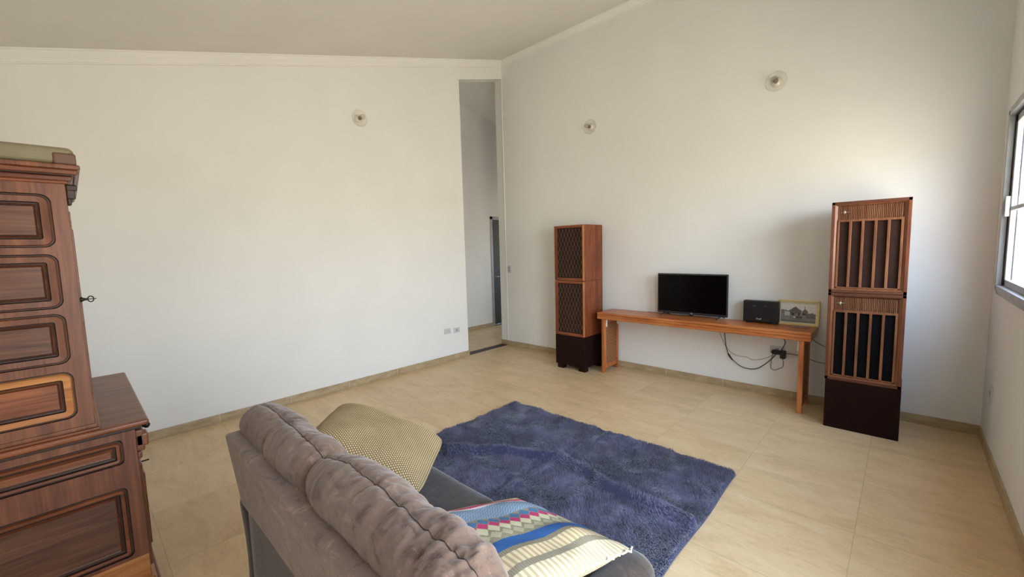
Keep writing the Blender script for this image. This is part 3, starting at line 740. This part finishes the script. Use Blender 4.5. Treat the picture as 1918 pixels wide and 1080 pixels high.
# ------------------------------------------------------------------ tabletop speaker
t = thing('tabletop_speaker', 'black rectangular tabletop speaker with small white logo on the bench', 'speaker', (3.71, -0.085, bz1))
b = B(); b.box((3.550, -0.130, 0.782), (3.868, -0.050, 1.001), M_['black'], 0.010, 3); b.build('housing', t)
b = B(); b.box((3.558, -0.1325, 0.792), (3.860, -0.129, 0.992), M_['black'], 0.0015); b.build('front_panel', t)
for xc in (3.60, 3.82):
    b = B(); b.box((xc - 0.022, -0.125, bz1), (xc + 0.022, -0.06, 0.784), M_['black'], 0.003); b.build('foot', t)
text_mesh('Tmall', 0.022, (3.694, -0.1335, 0.817), M_['logo'], 'logo', t, 0.2)
text_mesh('88:88', 0.014, (3.652, -0.1335, 0.948), M_['logo_g'], 'display_print', t)
text_mesh('888', 0.011, (3.758, -0.1335, 0.948), M_['logo_g'], 'display_print', t)

# ------------------------------------------------------------------ framed picture leaning on the wall
px0, px1, pz0, pz1 = 3.848, 4.188, bz1, 1.016
t = thing('picture_frame', 'pale wood frame with black and white photo of an old house, leaning on the wall', 'picture', (4.018, -0.05, bz1))
ang = math.atan2(0.035, pz1 - pz0)
def lean(p):
    h = p[2] - pz0; return (p[0], -0.046 + p[1] + h * math.sin(ang), pz0 + h * math.cos(ang))
def lean_bm(b):
    for v in b.bm.verts: v.co = Vector(lean(v.co))
b = B(); fw = 0.016
for (a, c) in (((px0, -.006, pz0), (px0 + fw, .012, pz1)), ((px1 - fw, -.006, pz0), (px1, .012, pz1)), ((px0, -.006, pz0), (px1, .012, pz0 + fw)), ((px0, -.006, pz1 - fw), (px1, .012, pz1))): b.box(a, c, M_['frame_y'], 0.003)
lean_bm(b); b.build('frame', t)
b = B(); b.box((px0 + .01, .004, pz0 + .01), (px1 - .01, .010, pz1 - .01), M_['mat']); lean_bm(b); b.build('mount', t)
NX, NZ = 110, 70
me = bpy.data.meshes.new('photograph'); X0p, X1p, Z0p, Z1p = px0 + 0.024, px1 - 0.03, pz0 + 0.03, pz1 - 0.036
vv = []; cc = []
org = parent_origin(t)
rs = np.random.RandomState(3)
nz_ = rs.rand(NZ + 1, NX + 1); lo = rs.rand(9, 14)
for j in range(NZ + 1):
    for i in range(NX + 1):
        u, v = i / NX, j / NZ
        vv.append(Vector(lean((X0p + (X1p - X0p) * u, 0.003, Z0p + (Z1p - Z0p) * v))) - org)
        g = 0.62 - 0.05 * u + 0.06 * v                                     # pale sky
        wob = 0.02 * math.sin(u * 23) + 0.015 * math.sin(u * 57)
        if v < 0.64 + wob and u < 0.22: g = 0.30                           # trees on the left
        if 0.20 < u < 0.60 and v < 0.86 - abs(u - 0.42) * 1.25 + wob * .3: g = 0.20       # big gable roof
        if 0.60 < u < 0.78 and v < 0.74 - abs(u - 0.70) * 1.4: g = 0.22
        if 0.675 < u < 0.70 and 0.6 < v < 0.88: g = 0.18                   # chimney
        if u > 0.76 and v < 0.52 + wob: g = 0.24                           # dark trees on the right
        if v < 0.47 and u < 0.72: g = 0.36
        if 0.10 < u < 0.26 and 0.34 < v < 0.56: g = 0.48                   # pale side wing
        if 0.30 < u < 0.40 and 0.36 < v < 0.5 or 0.50 < u < 0.55 and 0.36 < v < 0.55 or 0.62 < u < 0.72 and 0.40 < v < 0.5: g = 0.09
        if 0.38 < u < 0.42 and 0.24 < v < 0.32: g = 0.7
        if 0.44 < u < 0.62 and 0.2 < v < 0.34: g = 0.14                    # dark hedge
        if v < 0.22: g = 0.34 + 0.06 * math.sin(u * 9)                     # path in front
        if v < 0.11: g = 0.26
        g *= (0.82 + 0.36 * nz_[j, i]) * (1.35 if g > 0.4 else 0.85)
        cc.append((g, g * 0.985, g * 0.95, 1))
ff = [(j * (NX + 1) + i, j * (NX + 1) + i + 1, (j + 1) * (NX + 1) + i + 1, (j + 1) * (NX + 1) + i) for j in range(NZ) for i in range(NX)]
me.from_pydata([tuple(v) for v in vv], [], ff)
ca = me.color_attributes.new('col', 'FLOAT_COLOR', 'POINT'); ca.data.foreach_set('color', np.array(cc, dtype=np.float32).ravel())
me.materials.append(attr_mat('photo_print', 0.45, bump=0.0)); o = bpy.data.objects.new('photograph', me); C.objects.link(o); o.parent = t

b = B(); b.box((3.985, -0.175, bz1), (4.125, -0.095, bz1 + 0.009), M_['phone'], 0.003, 2, Matrix.Rotation(math.radians(6), 3, 'Z'))
tag(b.build('flat_device'), 'thin grey flat device lying on the bench in front of the picture', 'phone')

# ------------------------------------------------------------------ cables and adapters
def smooth(pts, n=8):
    P_ = [Vector(p) for p in pts]; out = []
    for i in range(len(P_) - 1):
        p0, p1, p2, p3 = P_[max(i - 1, 0)], P_[i], P_[i + 1], P_[min(i + 2, len(P_) - 1)]
        for k in range(n):
            s = k / n; out.append(0.5 * ((2 * p1) + (-p0 + p2) * s + (2 * p0 - 5 * p1 + 4 * p2 - p3) * s * s + (-p0 + 3 * p1 - 3 * p2 + p3) * s ** 3))
    out.append(P_[-1]); return out
y_ = -0.02
t = thing('power_cable', 'black cable hanging from the bench and looping to the adapters', 'cable', (3.36, y_, 0.27))
b = B(); b.tube(smooth([(3.343, y_, 0.684), (3.345, y_, 0.62), (3.362, y_, 0.47), (3.395, y_, 0.36), (3.42, y_, 0.335), (3.501, y_, 0.27), (3.58, y_, 0.250), (3.66, y_, 0.262), (3.73, y_, 0.312), (3.80, y_, 0.39), (3.84, y_, 0.45)]), 0.0042, M_['cable'], 8); b.build('cord', t)
b = B(); b.tube([(3.385, y_, 0.382), (3.432, y_, 0.318)], [0.009, 0.006], M_['black'], 10); b.build('connector', t)
b = B(); b.tube([(3.343, y_, 0.684), (3.344, y_, 0.64)], [0.009, 0.006], M_['black'], 10); b.build('connector', t)
def cable(pts, r, m, label, name='cable'):
    b = B(); b.tube(smooth(pts), r, M_[m], 8); return tag(b.build(name), label, 'cable')
cable([(3.875, -0.05, 0.475), (3.885, y_, 0.50), (3.905, y_, 0.545), (3.915, y_, 0.585), (3.895, y_, 0.630), (3.878, y_, 0.683)], 0.0036, 'cable', 'short dark cable rising from the adapters to the bench top')
cable([(3.812, y_, 0.445), (3.803, y_, 0.41), (3.797, y_, 0.34), (3.800, y_, 0.292), (3.830, y_, 0.280), (3.868, y_, 0.300), (3.900, y_, 0.322), (3.906, y_, 0.37), (3.892, y_, 0.425)], 0.0034, 'cable_g', 'grey cable loop hanging below the black adapters')
cable([(3.27, -.012, 0.68), (3.31, -.012, 0.56), (3.38, -.012, 0.43), (3.47, -.012, 0.375), (3.57, -.012, 0.372), (3.62, -.012, 0.352), (3.70, -.012, 0.368), (3.78, -.012, 0.41), (3.82, -.012, 0.45)], 0.003, 'cable_f', 'pale thin cable sagging along the wall under the bench')
cable([(3.925, y_, 0.465), (3.99, y_, 0.468), (4.07, -0.015, 0.455), (4.20, -0.012, 0.42), (4.32, -0.012, 0.43)], 0.0034, 'cable_g', 'thin dark cable running from the adapters behind the barred speakers')
cable([(4.125, -0.012, 0.655), (4.18, -0.012, 0.61), (4.25, -0.012, 0.578), (4.33, -0.012, 0.57)], 0.003, 'cable_g', 'thin dark cable on the wall just below the right end of the bench')
cable([(2.47, -0.045, bz1 + 0.004), (2.53, -0.06, bz1 + 0.004), (2.60, -0.05, bz1 + 0.004), (2.68, -0.05, bz1 + 0.004), (2.75, -0.045, bz1 + 0.004)], 0.003, 'cable_g', 'thin cable lying on the bench behind the television')
b = B(); b.box((3.805, -0.060, 0.452), (3.880, -0.010, 0.492), M_['black'], 0.008, 3); b.tube([(3.800, -0.04, 0.468), (3.83, -0.04, 0.472)], 0.012, M_['black'], 10)
tag(b.build('power_adapter'), 'black plug in the outlet under the bench, left of the pair', 'adapter')
b = B(); b.box((3.882, -0.075, 0.418), (3.928, -0.010, 0.496), M_['black'], 0.008, 3)
tag(b.build('power_adapter'), 'black block adapter in the outlet under the bench, right of the pair', 'adapter')

# ------------------------------------------------------------------ rug
def hashnoise(x, y, s, seed=0):
    """smooth value noise, vectorised"""
    rs_ = np.random.RandomState(seed); G = rs_.rand(257, 257)
    x = x * s + 100; y = y * s + 100; xi = np.floor(x).astype(int); yi = np.floor(y).astype(int); fx = x - xi; fy = y - yi
    fx = fx * fx * (3 - 2 * fx); fy = fy * fy * (3 - 2 * fy); xi %= 256; yi %= 256
    return (G[yi, xi] * (1 - fx) + G[yi, xi + 1] * fx) * (1 - fy) + (G[yi + 1, xi] * (1 - fx) + G[yi + 1, xi + 1] * fx) * fy
RX0, RX1, RY0, RY1 = 1.887, 3.985, -3.46, -1.887
fold1 = [(1.95, -3.08), (2.247, -3.004), (2.464, -2.801), (2.745, -2.651), (2.994, -2.575), (3.187, -2.59), (3.411, -2.644), (3.662, -2.666), (3.863, -2.65), (3.99, -2.66)]
fold2 = [(3.02, -1.90), (2.991, -1.99), (2.968, -2.396), (2.975, -2.515), (2.962, -2.693), (2.951, -2.907), (2.945, -3.071), (2.945, -3.44)]
def seg_dist(x, y, pl):
    d = np.full(x.shape, 9.0); sg = np.zeros(x.shape)
    for (ax, ay), (bx, by) in zip(pl, pl[1:]):
        L = (bx - ax) ** 2 + (by - ay) ** 2; tt = np.clip(((x - ax) * (bx - ax) + (y - ay) * (by - ay)) / L, 0, 1)
        dx, dy = x - ax - tt * (bx - ax), y - ay - tt * (by - ay); q = np.hypot(dx, dy); m = q < d
        d = np.where(m, q, d); sg = np.where(m, np.sign((bx - ax) * (y - ay) - (by - ay) * (x - ax)), sg)
    return d, sg
def rug_h(x, y):
    h = 0.012 + 0.012 * hashnoise(x, y, 5, 1) + 0.017 * hashnoise(x, y, 15, 2) + 0.006 * hashnoise(x, y, 38, 12)
    d, s = seg_dist(x, y, fold1); h = h + 0.060 * np.exp(-(d / 0.028) ** 2) * (0.6 + 0.8 * hashnoise(x, y, 3, 8)) - 0.006 * np.exp(-((d - 0.06) / 0.03) ** 2)
    d, s = seg_dist(x, y, fold2); h = h + 0.022 * np.exp(-(d / 0.018) ** 2) - 0.016 * np.exp(-(d / 0.008) ** 2)
    ed = np.minimum(np.minimum(x - RX0, RX1 - x), np.minimum(y - RY0, RY1 - y)); h = np.maximum(h, 0.008) * np.clip(ed / 0.02 + 0.35, 0.35, 1)
    return h
rug = thing('plush_rug', 'dark blue plush rug with fold creases on the tiled floor', 'rug', ((RX0 + RX1) / 2, (RY0 + RY1) / 2, 0))
NXr, NYr = 190, 150
xs = np.linspace(RX0, RX1, NXr + 1); ys = np.linspace(RY0, RY1, NYr + 1); XX, YY = np.meshgrid(xs, ys)
wx = 0.006 * np.sin(YY * 7) ; wy = 0.008 * np.sin(XX * 4 + 1)
HH = rug_h(XX, YY)
co = np.stack([XX + wx - rug.location.x, YY + wy - rug.location.y, HH], -1).reshape(-1, 3)
idx = np.arange((NXr + 1) * (NYr + 1)).reshape(NYr + 1, NXr + 1)
fc = np.stack([idx[:-1, :-1], idx[:-1, 1:], idx[1:, 1:], idx[1:, :-1]], -1).reshape(-1, 4)
# skirt
ring = list(idx[0, :]) + list(idx[1:, -1]) + list(idx[-1, :-1][::-1]) + list(idx[1:-1, 0][::-1])
base_n = len(co); low = co[ring].copy(); low[:, 2] = 0.001
sk = [(ring[i], base_n + i, base_n + (i + 1) % len(ring), ring[(i + 1) % len(ring)]) for i in range(len(ring))]
allco = np.vstack([co, low]); me = bpy.data.meshes.new('backing')
me.from_pydata(allco.tolist(), [], fc.tolist() + sk)
Mr = NM('rug_backing', 0.95, 0.05, 0, 0.3); Mr.col(srgb(56, 56, 84)); me.materials.append(Mr.m)
o = bpy.data.objects.new('backing', me); C.objects.link(o); o.parent = rug
for pgn in me.polygons: pgn.use_smooth = True
NB = 210000; rs = np.random.RandomState(11)
bx = rs.uniform(RX0, RX1, NB); by = rs.uniform(RY0, RY1, NB); hz = rug_h(bx, by)
ang_ = 2 * math.pi * (hashnoise(bx, by, 2.6, 4) * 1.3 + 0.5 * hashnoise(bx, by, 8, 5)) + rs.normal(0, 0.35, NB)
leanv = 0.3 + 1.15 * hashnoise(bx, by, 9, 6) + rs.normal(0, 0.15, NB)
ln = rs.uniform(0.014, 0.026, NB); wv = rs.uniform(0.0016, 0.0034, NB)
dx, dy = np.cos(ang_), np.sin(ang_); sp = rs.uniform(0, 2 * math.pi, NB); pxv, pyv = np.cos(sp) * wv, np.sin(sp) * wv
cx_, cy_ = bx + 0.006 * np.sin(by * 7) - rug.location.x, by + 0.008 * np.sin(bx * 4 + 1) - rug.location.y
tip = np.stack([cx_ + dx * ln * np.sin(leanv), cy_ + dy * ln * np.sin(leanv), hz + ln * np.maximum(np.cos(leanv), 0.12)], -1)
v1 = np.stack([cx_ - pxv, cy_ - pyv, hz - 0.001], -1); v2 = np.stack([cx_ + pxv, cy_ + pyv, hz - 0.001], -1)
ver = np.stack([v1, v2, tip], 1).reshape(-1, 3).astype(np.float32)
me = bpy.data.meshes.new('pile'); me.vertices.add(NB * 3); me.vertices.foreach_set('co', ver.ravel()); me.loops.add(NB * 3); me.loops.foreach_set('vertex_index', np.arange(NB * 3, dtype=np.int32))
me.polygons.add(NB); me.polygons.foreach_set('loop_start', np.arange(0, NB * 3, 3, dtype=np.int32)); me.update(calc_edges=True)
sh = 0.72 + 0.5 * rs.rand(NB); nap = 0.55 * hashnoise(bx, by, 4, 9) + 0.45 * hashnoise(bx + .05 * np.cos(ang_), by, 17, 19); base = np.array([0.112, 0.106, 0.172])
colr = np.ones((NB, 3, 4), np.float32); colr[:, :, :3] = (base[None, :] * (sh * (0.35 + 1.3 * nap))[:, None])[:, None, :]
ca = me.color_attributes.new('col', 'FLOAT_COLOR', 'POINT'); ca.data.foreach_set('color', colr.ravel())
me.materials.append(attr_mat('rug_pile', 0.65, bump=0.0, sheen=0.6)); o = bpy.data.objects.new('pile', me); C.objects.link(o); o.parent = rug; o['kind'] = 'stuff'

# ------------------------------------------------------------------ sofa
sofa = thing('loveseat', 'taupe brown suede two seat sofa seen from behind, facing the bench', 'sofa', (3.475, -4.1, 0))
SX0, SX1 = 2.655, 4.235
def rbox(b, a, c, r, m, n=6, disp=None, div=14):
    """rounded box as a displaced dense mesh"""
    a, c = Vector(a), Vector(c); t_ = bmesh.new(); bmesh.ops.create_cube(t_, size=2.0); bmesh.ops.subdivide_edges(t_, edges=list(t_.edges), cuts=div, use_grid_fill=True)
    h = (c - a) / 2; ce = (a + c) / 2
    for v in t_.verts:
        p = Vector((v.co.x * h.x, v.co.y * h.y, v.co.z * h.z)); q = Vector([max(-h[k] + r, min(h[k] - r, p[k])) for k in range(3)]); d = p - q
        if d.length > 1e-9: p = q + d.normalized() * r
        p += ce
        if disp: p = disp(p)
        v.co = p
    b._merge(t_, m, True)
Sd = M_['suede']; Sdd = M_['suede_d']
def n1(x, s=1, seed=0): return float(hashnoise(np.array([x]), np.array([0.37 + seed]), s, seed)[0])
def n2_(x, y, s, seed): return float(hashnoise(np.array([x]), np.array([y]), s, seed)[0])
# armrests: rear face flat, front bulging
for (xa, xb) in ((SX0, SX0 + 0.155), (SX1 - 0.155, SX1)):
    b = B()
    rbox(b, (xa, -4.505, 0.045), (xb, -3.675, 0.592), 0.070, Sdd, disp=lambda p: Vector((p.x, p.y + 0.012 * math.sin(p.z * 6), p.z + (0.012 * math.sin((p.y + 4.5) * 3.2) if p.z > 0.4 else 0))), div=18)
    b.build('armrest', sofa)
# base and rear panel
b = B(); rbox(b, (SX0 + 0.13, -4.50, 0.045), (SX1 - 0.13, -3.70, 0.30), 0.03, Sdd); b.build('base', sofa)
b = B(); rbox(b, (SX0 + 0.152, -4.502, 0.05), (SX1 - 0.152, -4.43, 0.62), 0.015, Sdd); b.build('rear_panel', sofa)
for xa in (SX0 + 0.05, SX1 - 0.11):
    for ya in (-4.45, -3.80):
        b = B(); b.box((xa, ya, 0), (xa + 0.06, ya + 0.06, 0.05), M_['black'], 0.004); b.build('foot', sofa)
# seat cushions
for (xa, xb) in ((SX0 + 0.155, 3.475), (3.477, SX1 - 0.155)):
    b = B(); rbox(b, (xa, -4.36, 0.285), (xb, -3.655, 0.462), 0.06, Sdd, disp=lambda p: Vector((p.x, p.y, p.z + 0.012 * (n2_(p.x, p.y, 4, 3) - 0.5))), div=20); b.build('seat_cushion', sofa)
# backrest frame: leaning slab
b = B()
def fr_disp(p):
    s = (p.z - 0.53) / 0.32
    p = Vector((p.x, p.y - 0.040 * s + 0.004 * math.sin(p.x * 5) * s, p.z)); return p
rbox(b, (2.685, -4.500, 0.520), (SX1 - 0.03, -4.40, 0.852), 0.022, Sd, disp=fr_disp, div=30); b.build('backrest_frame', sofa)
# headrest roll with pinched seams, going down into the back cushion
prof = [(-4.462, 0.800), (-4.478, 0.840), (-4.484, 0.880), (-4.470, 0.918), (-4.440, 0.943), (-4.405, 0.953), (-4.365, 0.950), (-4.325, 0.930), (-4.296, 0.895), (-4.280, 0.850), (-4.276, 0.800), (-4.285, 0.750), (-4.300, 0.715), (-4.282, 0.670), (-4.255, 0.60), (-4.245, 0.52), (-4.26, 0.44)]
pp = smooth([(0, y, z) for y, z in prof], 5); NP = len(pp); NXs = 460
HX0, HX1 = 2.672, 4.185
cyz = Vector((0, -4.385, 0.80))
crossA, crossB = 3.030, 3.392
rows = []
xsn = [HX0 + (HX1 - HX0) * i / NXs for i in range(NXs + 1)]
PX = np.array(xsn)[:, None].repeat(NP, 1); PV = np.arange(NP)[None, :].repeat(NXs + 1, 0) / (NP - 1)
w1 = hashnoise(PX, PV, 26, 21); w2 = hashnoise(PX + PV * 0.10, PV * 0.13 + 0.02 * w1, 46, 22); w3 = hashnoise(PX, PV, 7, 23); w4 = hashnoise(PX - PV * 0.16, PV * 0.16, 85, 25)
iv_top = 5 * 5.2 / (NP - 1)
for i, x in enumerate(xsn):
    row = []
    de = min(x - HX0, HX1 - x); ef = 1.0 if de > 0.10 else math.sqrt(max(0.0, 1 - (1 - de / 0.10) ** 2)) * 0.55 + 0.45
    if de > 0.10: ef = 1.0
    for j, p in enumerate(pp):
        v = j / (NP - 1); n_ = Vector((0, p.y - cyz.y, p.z - cyz.z)); n_.normalize()
        d = 0.0
        d -= 0.016 * math.exp(-((x - crossB + 0.05 * (v - .3)) / 0.010) ** 2) * (1 if v < 0.75 else 0)
        d -= 0.012 * math.exp(-((x - crossB + 0.05 * (v - .3)) / 0.05) ** 2) * (1 if v < 0.75 else 0)
        d -= 0.005 * math.exp(-((x - crossA) / 0.010) ** 2) * (1 if v < 0.62 else 0) + 0.003 * math.exp(-((x - crossA) / 0.04) ** 2)
        dv = (v - iv_top - 0.012 * math.sin(x * 9)) / 0.012
        d -= 0.0085 * math.exp(-dv * dv) * (1 if x > crossA - 0.35 else 0)
        near = math.exp(-((v - iv_top) / 0.11) ** 2)
        gr = 0.7 + 1.5 * max(0.0, (x - 3.5) / 0.6)
        d += 0.010 * (w2[i, j] - 0.5) * (0.3 + near) * gr + 0.006 * (w4[i, j] - 0.5) * near * gr + 0.024 * (w3[i, j] - 0.5)
        bulge = 0.012 * math.sin(math.pi * min(1, max(0, (x - crossB) / (HX1 - crossB)))) if x > crossB else 0.004
        d += bulge
        q = Vector((x, p.y, p.z)) + n_ * d
        if ef < 1: q = Vector((x, cyz.y + (q.y - cyz.y) * ef, cyz.z + (q.z - cyz.z) * (ef if q.z > cyz.z else 1)))
        row.append(q)
    rows.append(row)
b = B(); b.grid(rows, Sd)
for R_, x in ((rows[0], HX0), (rows[-1], HX1)):
    cv = b.bm.verts.new((x, cyz.y, cyz.z - 0.05)); vs_ = [b.bm.verts.new(p) for p in R_]
    for a_, c_ in zip(vs_, vs_[1:]):
        f = b.bm.faces.new((a_, c_, cv)); f.material_index = 0; f.smooth = True
bk = b.build('back_cushion', sofa, merge=True)
# stitched seams as thin threads following the surface
jt = round(iv_top * (NP - 1))
b = B()
def seam_pt(i):
    x = xsn[i]; v = iv_top + 0.012 * math.sin(x * 9); j = v * (NP - 1); j0 = int(j); f = j - j0
    return rows[i][j0].lerp(rows[i][j0 + 1], f) + Vector((0, 0, 0.0006))
i0 = int((2.70 - HX0) / (HX1 - HX0) * NXs)
b.tube([seam_pt(i) for i in range(i0, NXs - 4)], 0.0012, M_['stitch'], 5); b.build('seam', bk)
b = B(); pts = []
for j in range(3, int(NP * 0.62)):
    v = j / (NP - 1); x = crossB - 0.05 * (v - .3); i = min(NXs - 1, max(0, (x - HX0) / (HX1 - HX0) * NXs)); i0 = int(i); pts.append(rows[i0][j].lerp(rows[i0 + 1][j], i - i0) + Vector((0, 0, 0.0005)))
b.tube(pts, 0.0014, M_['stitch'], 5); b.build('seam', bk)

# ------------------------------------------------------------------ throw pillows
def pillow(name, c4, thick, colfn, label, n=150, bump=None, mat=None, fringe=False, seed=0, ears=0.04, rnd_=0.0, ex=0.52, botk=0.75):
    P00, P10, P11, P01 = [Vector(p) for p in c4]
    nrm = (P10 - P00).cross(P01 - P00).normalized()
    if nrm.z < 0: nrm = -nrm
    cen = (P00 + P10 + P11 + P01) / 4
    t = thing(name, label, 'cushion', cen)
    U, V = np.meshgrid(np.linspace(0, 1, n + 1), np.linspace(0, 1, n + 1)); 
    a = 1 - np.abs(2 * U - 1) ** 2.6; c = 1 - np.abs(2 * V - 1) ** 2.6
    th = thick * (np.clip(a, 0, 1) * np.clip(c, 0, 1)) ** ex
    Us = 0.5 + (U - 0.5) * (1 - ears * (1 - (2 * V - 1) ** 2)); Vs = 0.5 + (V - 0.5) * (1 - ears * (1 - (2 * U - 1) ** 2))
    cf = 1 - rnd_ * (np.abs(2 * U - 1) * np.abs(2 * V - 1)) ** 5; Us = 0.5 + (Us - 0.5) * cf; Vs = 0.5 + (Vs - 0.5) * cf
    def pos(Us, Vs):
        w00 = (1 - Us) * (1 - Vs); w10 = Us * (1 - Vs); w11 = Us * Vs; w01 = (1 - Us) * Vs
        return w00[..., None] * np.array(P00) + w10[..., None] * np.array(P10) + w11[..., None] * np.array(P11) + w01[..., None] * np.array(P01)
    wr = 0.010 * (hashnoise(U, V, 4, seed + 31) - 0.5) * 2 * np.minimum(1, th / (thick * 0.5)) + 0.004 * (hashnoise(U, V, 11, seed + 32) - 0.5)
    top = pos(Us, Vs) + (th + wr)[..., None] * np.array(nrm)
    bot = pos(Us, Vs) - (th * botk)[..., None] * np.array(nrm)
    if bump is not None: top = top + bump(U, V)[..., None] * np.array(nrm) * np.clip(th / (thick * .3), 0, 1)[..., None]
    co = np.vstack([top.reshape(-1, 3), bot.reshape(-1, 3)])
    # the pillow gives way where it rests on the seat, the arm and the back cushion
    hz_ = np.where((co[:, 0] < SX0 + 0.175) | (co[:, 0] > SX1 - 0.175), 0.612, 0.480)
    onsofa = (co[:, 1] < -3.63)
    co[:, 2] = np.where(onsofa, np.maximum(co[:, 2], hz_), co[:, 2])
    zz = np.array([0.44, 0.52, 0.60, 0.67, 0.715, 0.75, 0.80, 0.85, 0.895, 0.93, 0.97]); yy = np.array([-4.26, -4.245, -4.255, -4.27, -4.27, -4.27, -4.27, -4.275, -4.28, -4.29, -4.31])
    lim_ = np.interp(co[:, 2], zz, yy) + 0.036
    co[:, 1] = np.where(co[:, 2] < 1.0, np.maximum(co[:, 1], lim_), co[:, 1])
    co = co - np.array(cen)
    ix = np.arange((n + 1) ** 2).reshape(n + 1, n + 1); f1 = np.stack([ix[:-1, :-1], ix[:-1, 1:], ix[1:, 1:], ix[1:, :-1]], -1).reshape(-1, 4); f2 = f1[:, ::-1] + (n + 1) ** 2
    me = bpy.data.meshes.new('cover'); me.from_pydata(co.tolist(), [], f1.tolist() + f2.tolist())
    cl = colfn(U, V).reshape(-1, 3); cl = np.vstack([cl, cl]); cl = np.hstack([cl, np.ones((len(cl), 1))]).astype(np.float32)
    ca = me.color_attributes.new('col', 'FLOAT_COLOR', 'POINT'); ca.data.foreach_set('color', cl.ravel())
    me.materials.append(mat or attr_mat(name + '_fabric', 0.9, bump_scale=500, bump=0.25))
    bm_ = bmesh.new(); bm_.from_mesh(me); bmesh.ops.remove_doubles(bm_, verts=bm_.verts, dist=1e-4); bmesh.ops.recalc_face_normals(bm_, faces=bm_.faces); bm_.to_mesh(me); bm_.free()
    for pg in me.polygons: pg.use_smooth = True
    o = bpy.data.objects.new('cover', me); C.objects.link(o); o.parent = t
    return t, pos, nrm, cen
L = lambda r, g, b_: np.array(srgb(r, g, b_)[:3])
def woven(U, V):
    # small light stitches in staggered rows on a darker ground
    su, sv = U * 64, V * 48
    row = np.floor(su); st = (sv + 0.5 * (row % 2)) % 1.0; inside = ((st > 0.22) & (st < 0.86) & ((su % 1.0) > 0.28)).astype(float)
    c = L(104, 84, 56)[None, None] * (1 - inside[..., None]) + L(192, 170, 130)[None, None] * inside[..., None]
    return c * (0.93 + 0.12 * hashnoise(U, V, 9, 40))[..., None]
def woven_b(U, V):
    su, sv = U * 64, V * 48; row = np.floor(su); st = (sv + 0.5 * (row % 2)) % 1.0
    return 0.0016 * ((st > 0.22) & (st < 0.86) & ((su % 1.0) > 0.28))
pillow('throw_pillow', [(2.58, -3.98, 0.79), (3.01, -3.62, 0.585), (3.34, -4.00, 0.585), (2.93, -4.33, 0.79)], 0.10, woven, 'beige woven throw pillow leaning over the left end of the sofa', n=384, bump=woven_b, ears=0.02, rnd_=0.055)

def stripes(U, V):
    """V runs from the hem (0, left) to the fringed edge (1, right); U across"""
    n = U.shape; c = np.zeros(n + (3,)); 
    q = V + 0.006 * np.sin(U * 9)
    fine = ((U * 58) % 1.0 < 0.5).astype(float)[..., None]
    ribs = lambda A, Bc: A[None, None] * fine + Bc[None, None] * (1 - fine)
    tile = np.ones(n + (3,))
    def put(lo, hi, val): 
        m = (q >= lo) & (q < hi); c[m] = val[m]
    put(-1, 0.055, ribs(L(190, 176, 140), L(122, 112, 88)))
    put(0.055, 0.095, L(176, 66, 98) * tile); put(0.095, 0.125, L(206, 190, 188) * tile)
    # pale blue knit
    kn = ((U * 46 + V * 70 + 0.5 * np.sign(((U * 23) % 1.0) - 0.5) * (V * 60)) % 1.0 < 0.42).astype(float)[..., None]
    put(0.125, 0.345, (L(138, 152, 168)[None, None] * (1 - kn) + L(92, 114, 132)[None, None] * kn))
    # argyle band
    ph = (U * 11) % 1.0; s = np.abs(ph - 0.5) * 2
    put(0.335, 0.60, ribs(L(134, 124, 100), L(112, 106, 88)))
    tz = (U * 11 + 0.5) % 1.0; s2 = np.abs(tz - 0.5) * 2
    m = (np.abs(q - 0.375) < 0.042 * (1 - s)); c[m] = np.tile(L(70, 98, 128), (m.sum(), 1))
    m = (np.abs(q - 0.425) < 0.040 * (1 - s2)); c[m] = np.tile(L(164, 54, 90), (m.sum(), 1))
    m = (np.abs(q - 0.475) < 0.050 * (1 - s)) ; c[m] = np.tile(L(172, 164, 132), (m.sum(), 1))
    m = (np.abs(q - 0.545) < 0.040 * (1 - s2)) ; c[m] = np.tile(L(152, 144, 118), (m.sum(), 1))
    put(0.60, 0.685, (L(44, 76, 120) * tile)); put(0.685, 0.72, ribs(L(122, 112, 90), L(104, 96, 78)))
    big = ((U * 24) % 1.0 < 0.45).astype(float)[..., None]
    put(0.72, 0.815, L(184, 166, 130)[None, None] * (1 - big) + L(152, 134, 104)[None, None] * big)
    put(0.815, 0.862, ribs(L(128, 118, 98), L(110, 102, 84)))
    put(0.862, 2, L(190, 176, 146)[None, None] * (1 - big) + L(162, 146, 116)[None, None] * big)
    return c
t2, pos2, nr2, cen2 = pillow('throw_pillow', [(3.60, -4.24, 0.71), (3.745, -3.85, 0.675), (4.175, -3.765, 0.635), (4.06, -4.18, 0.66)], 0.050, stripes, 'striped blue, pink and cream throw pillow on the right side of the sofa', n=330, seed=5, ears=0.01, rnd_=0.03, ex=0.7, botk=2.3)
# frayed piping along the right edge
b = B(); pts = []
for k in range(60):
    u = k / 59; pa = pos2(np.array([0.5 + (u - .5)]), np.array([0.5 + 0.5 * (1 - 0.03 * (1 - (2 * u - 1) ** 2))]))[0]
    pts.append(Vector(pa) + Vector((0.006 * math.sin(k * 1.9), 0.003 * math.sin(k * 2.7), 0.003 * math.sin(k * 1.3))))
b.tube(pts, 0.0035, plain('cream_piping', (206, 196, 168), 0.9), 6)
b.build('piping', t2)
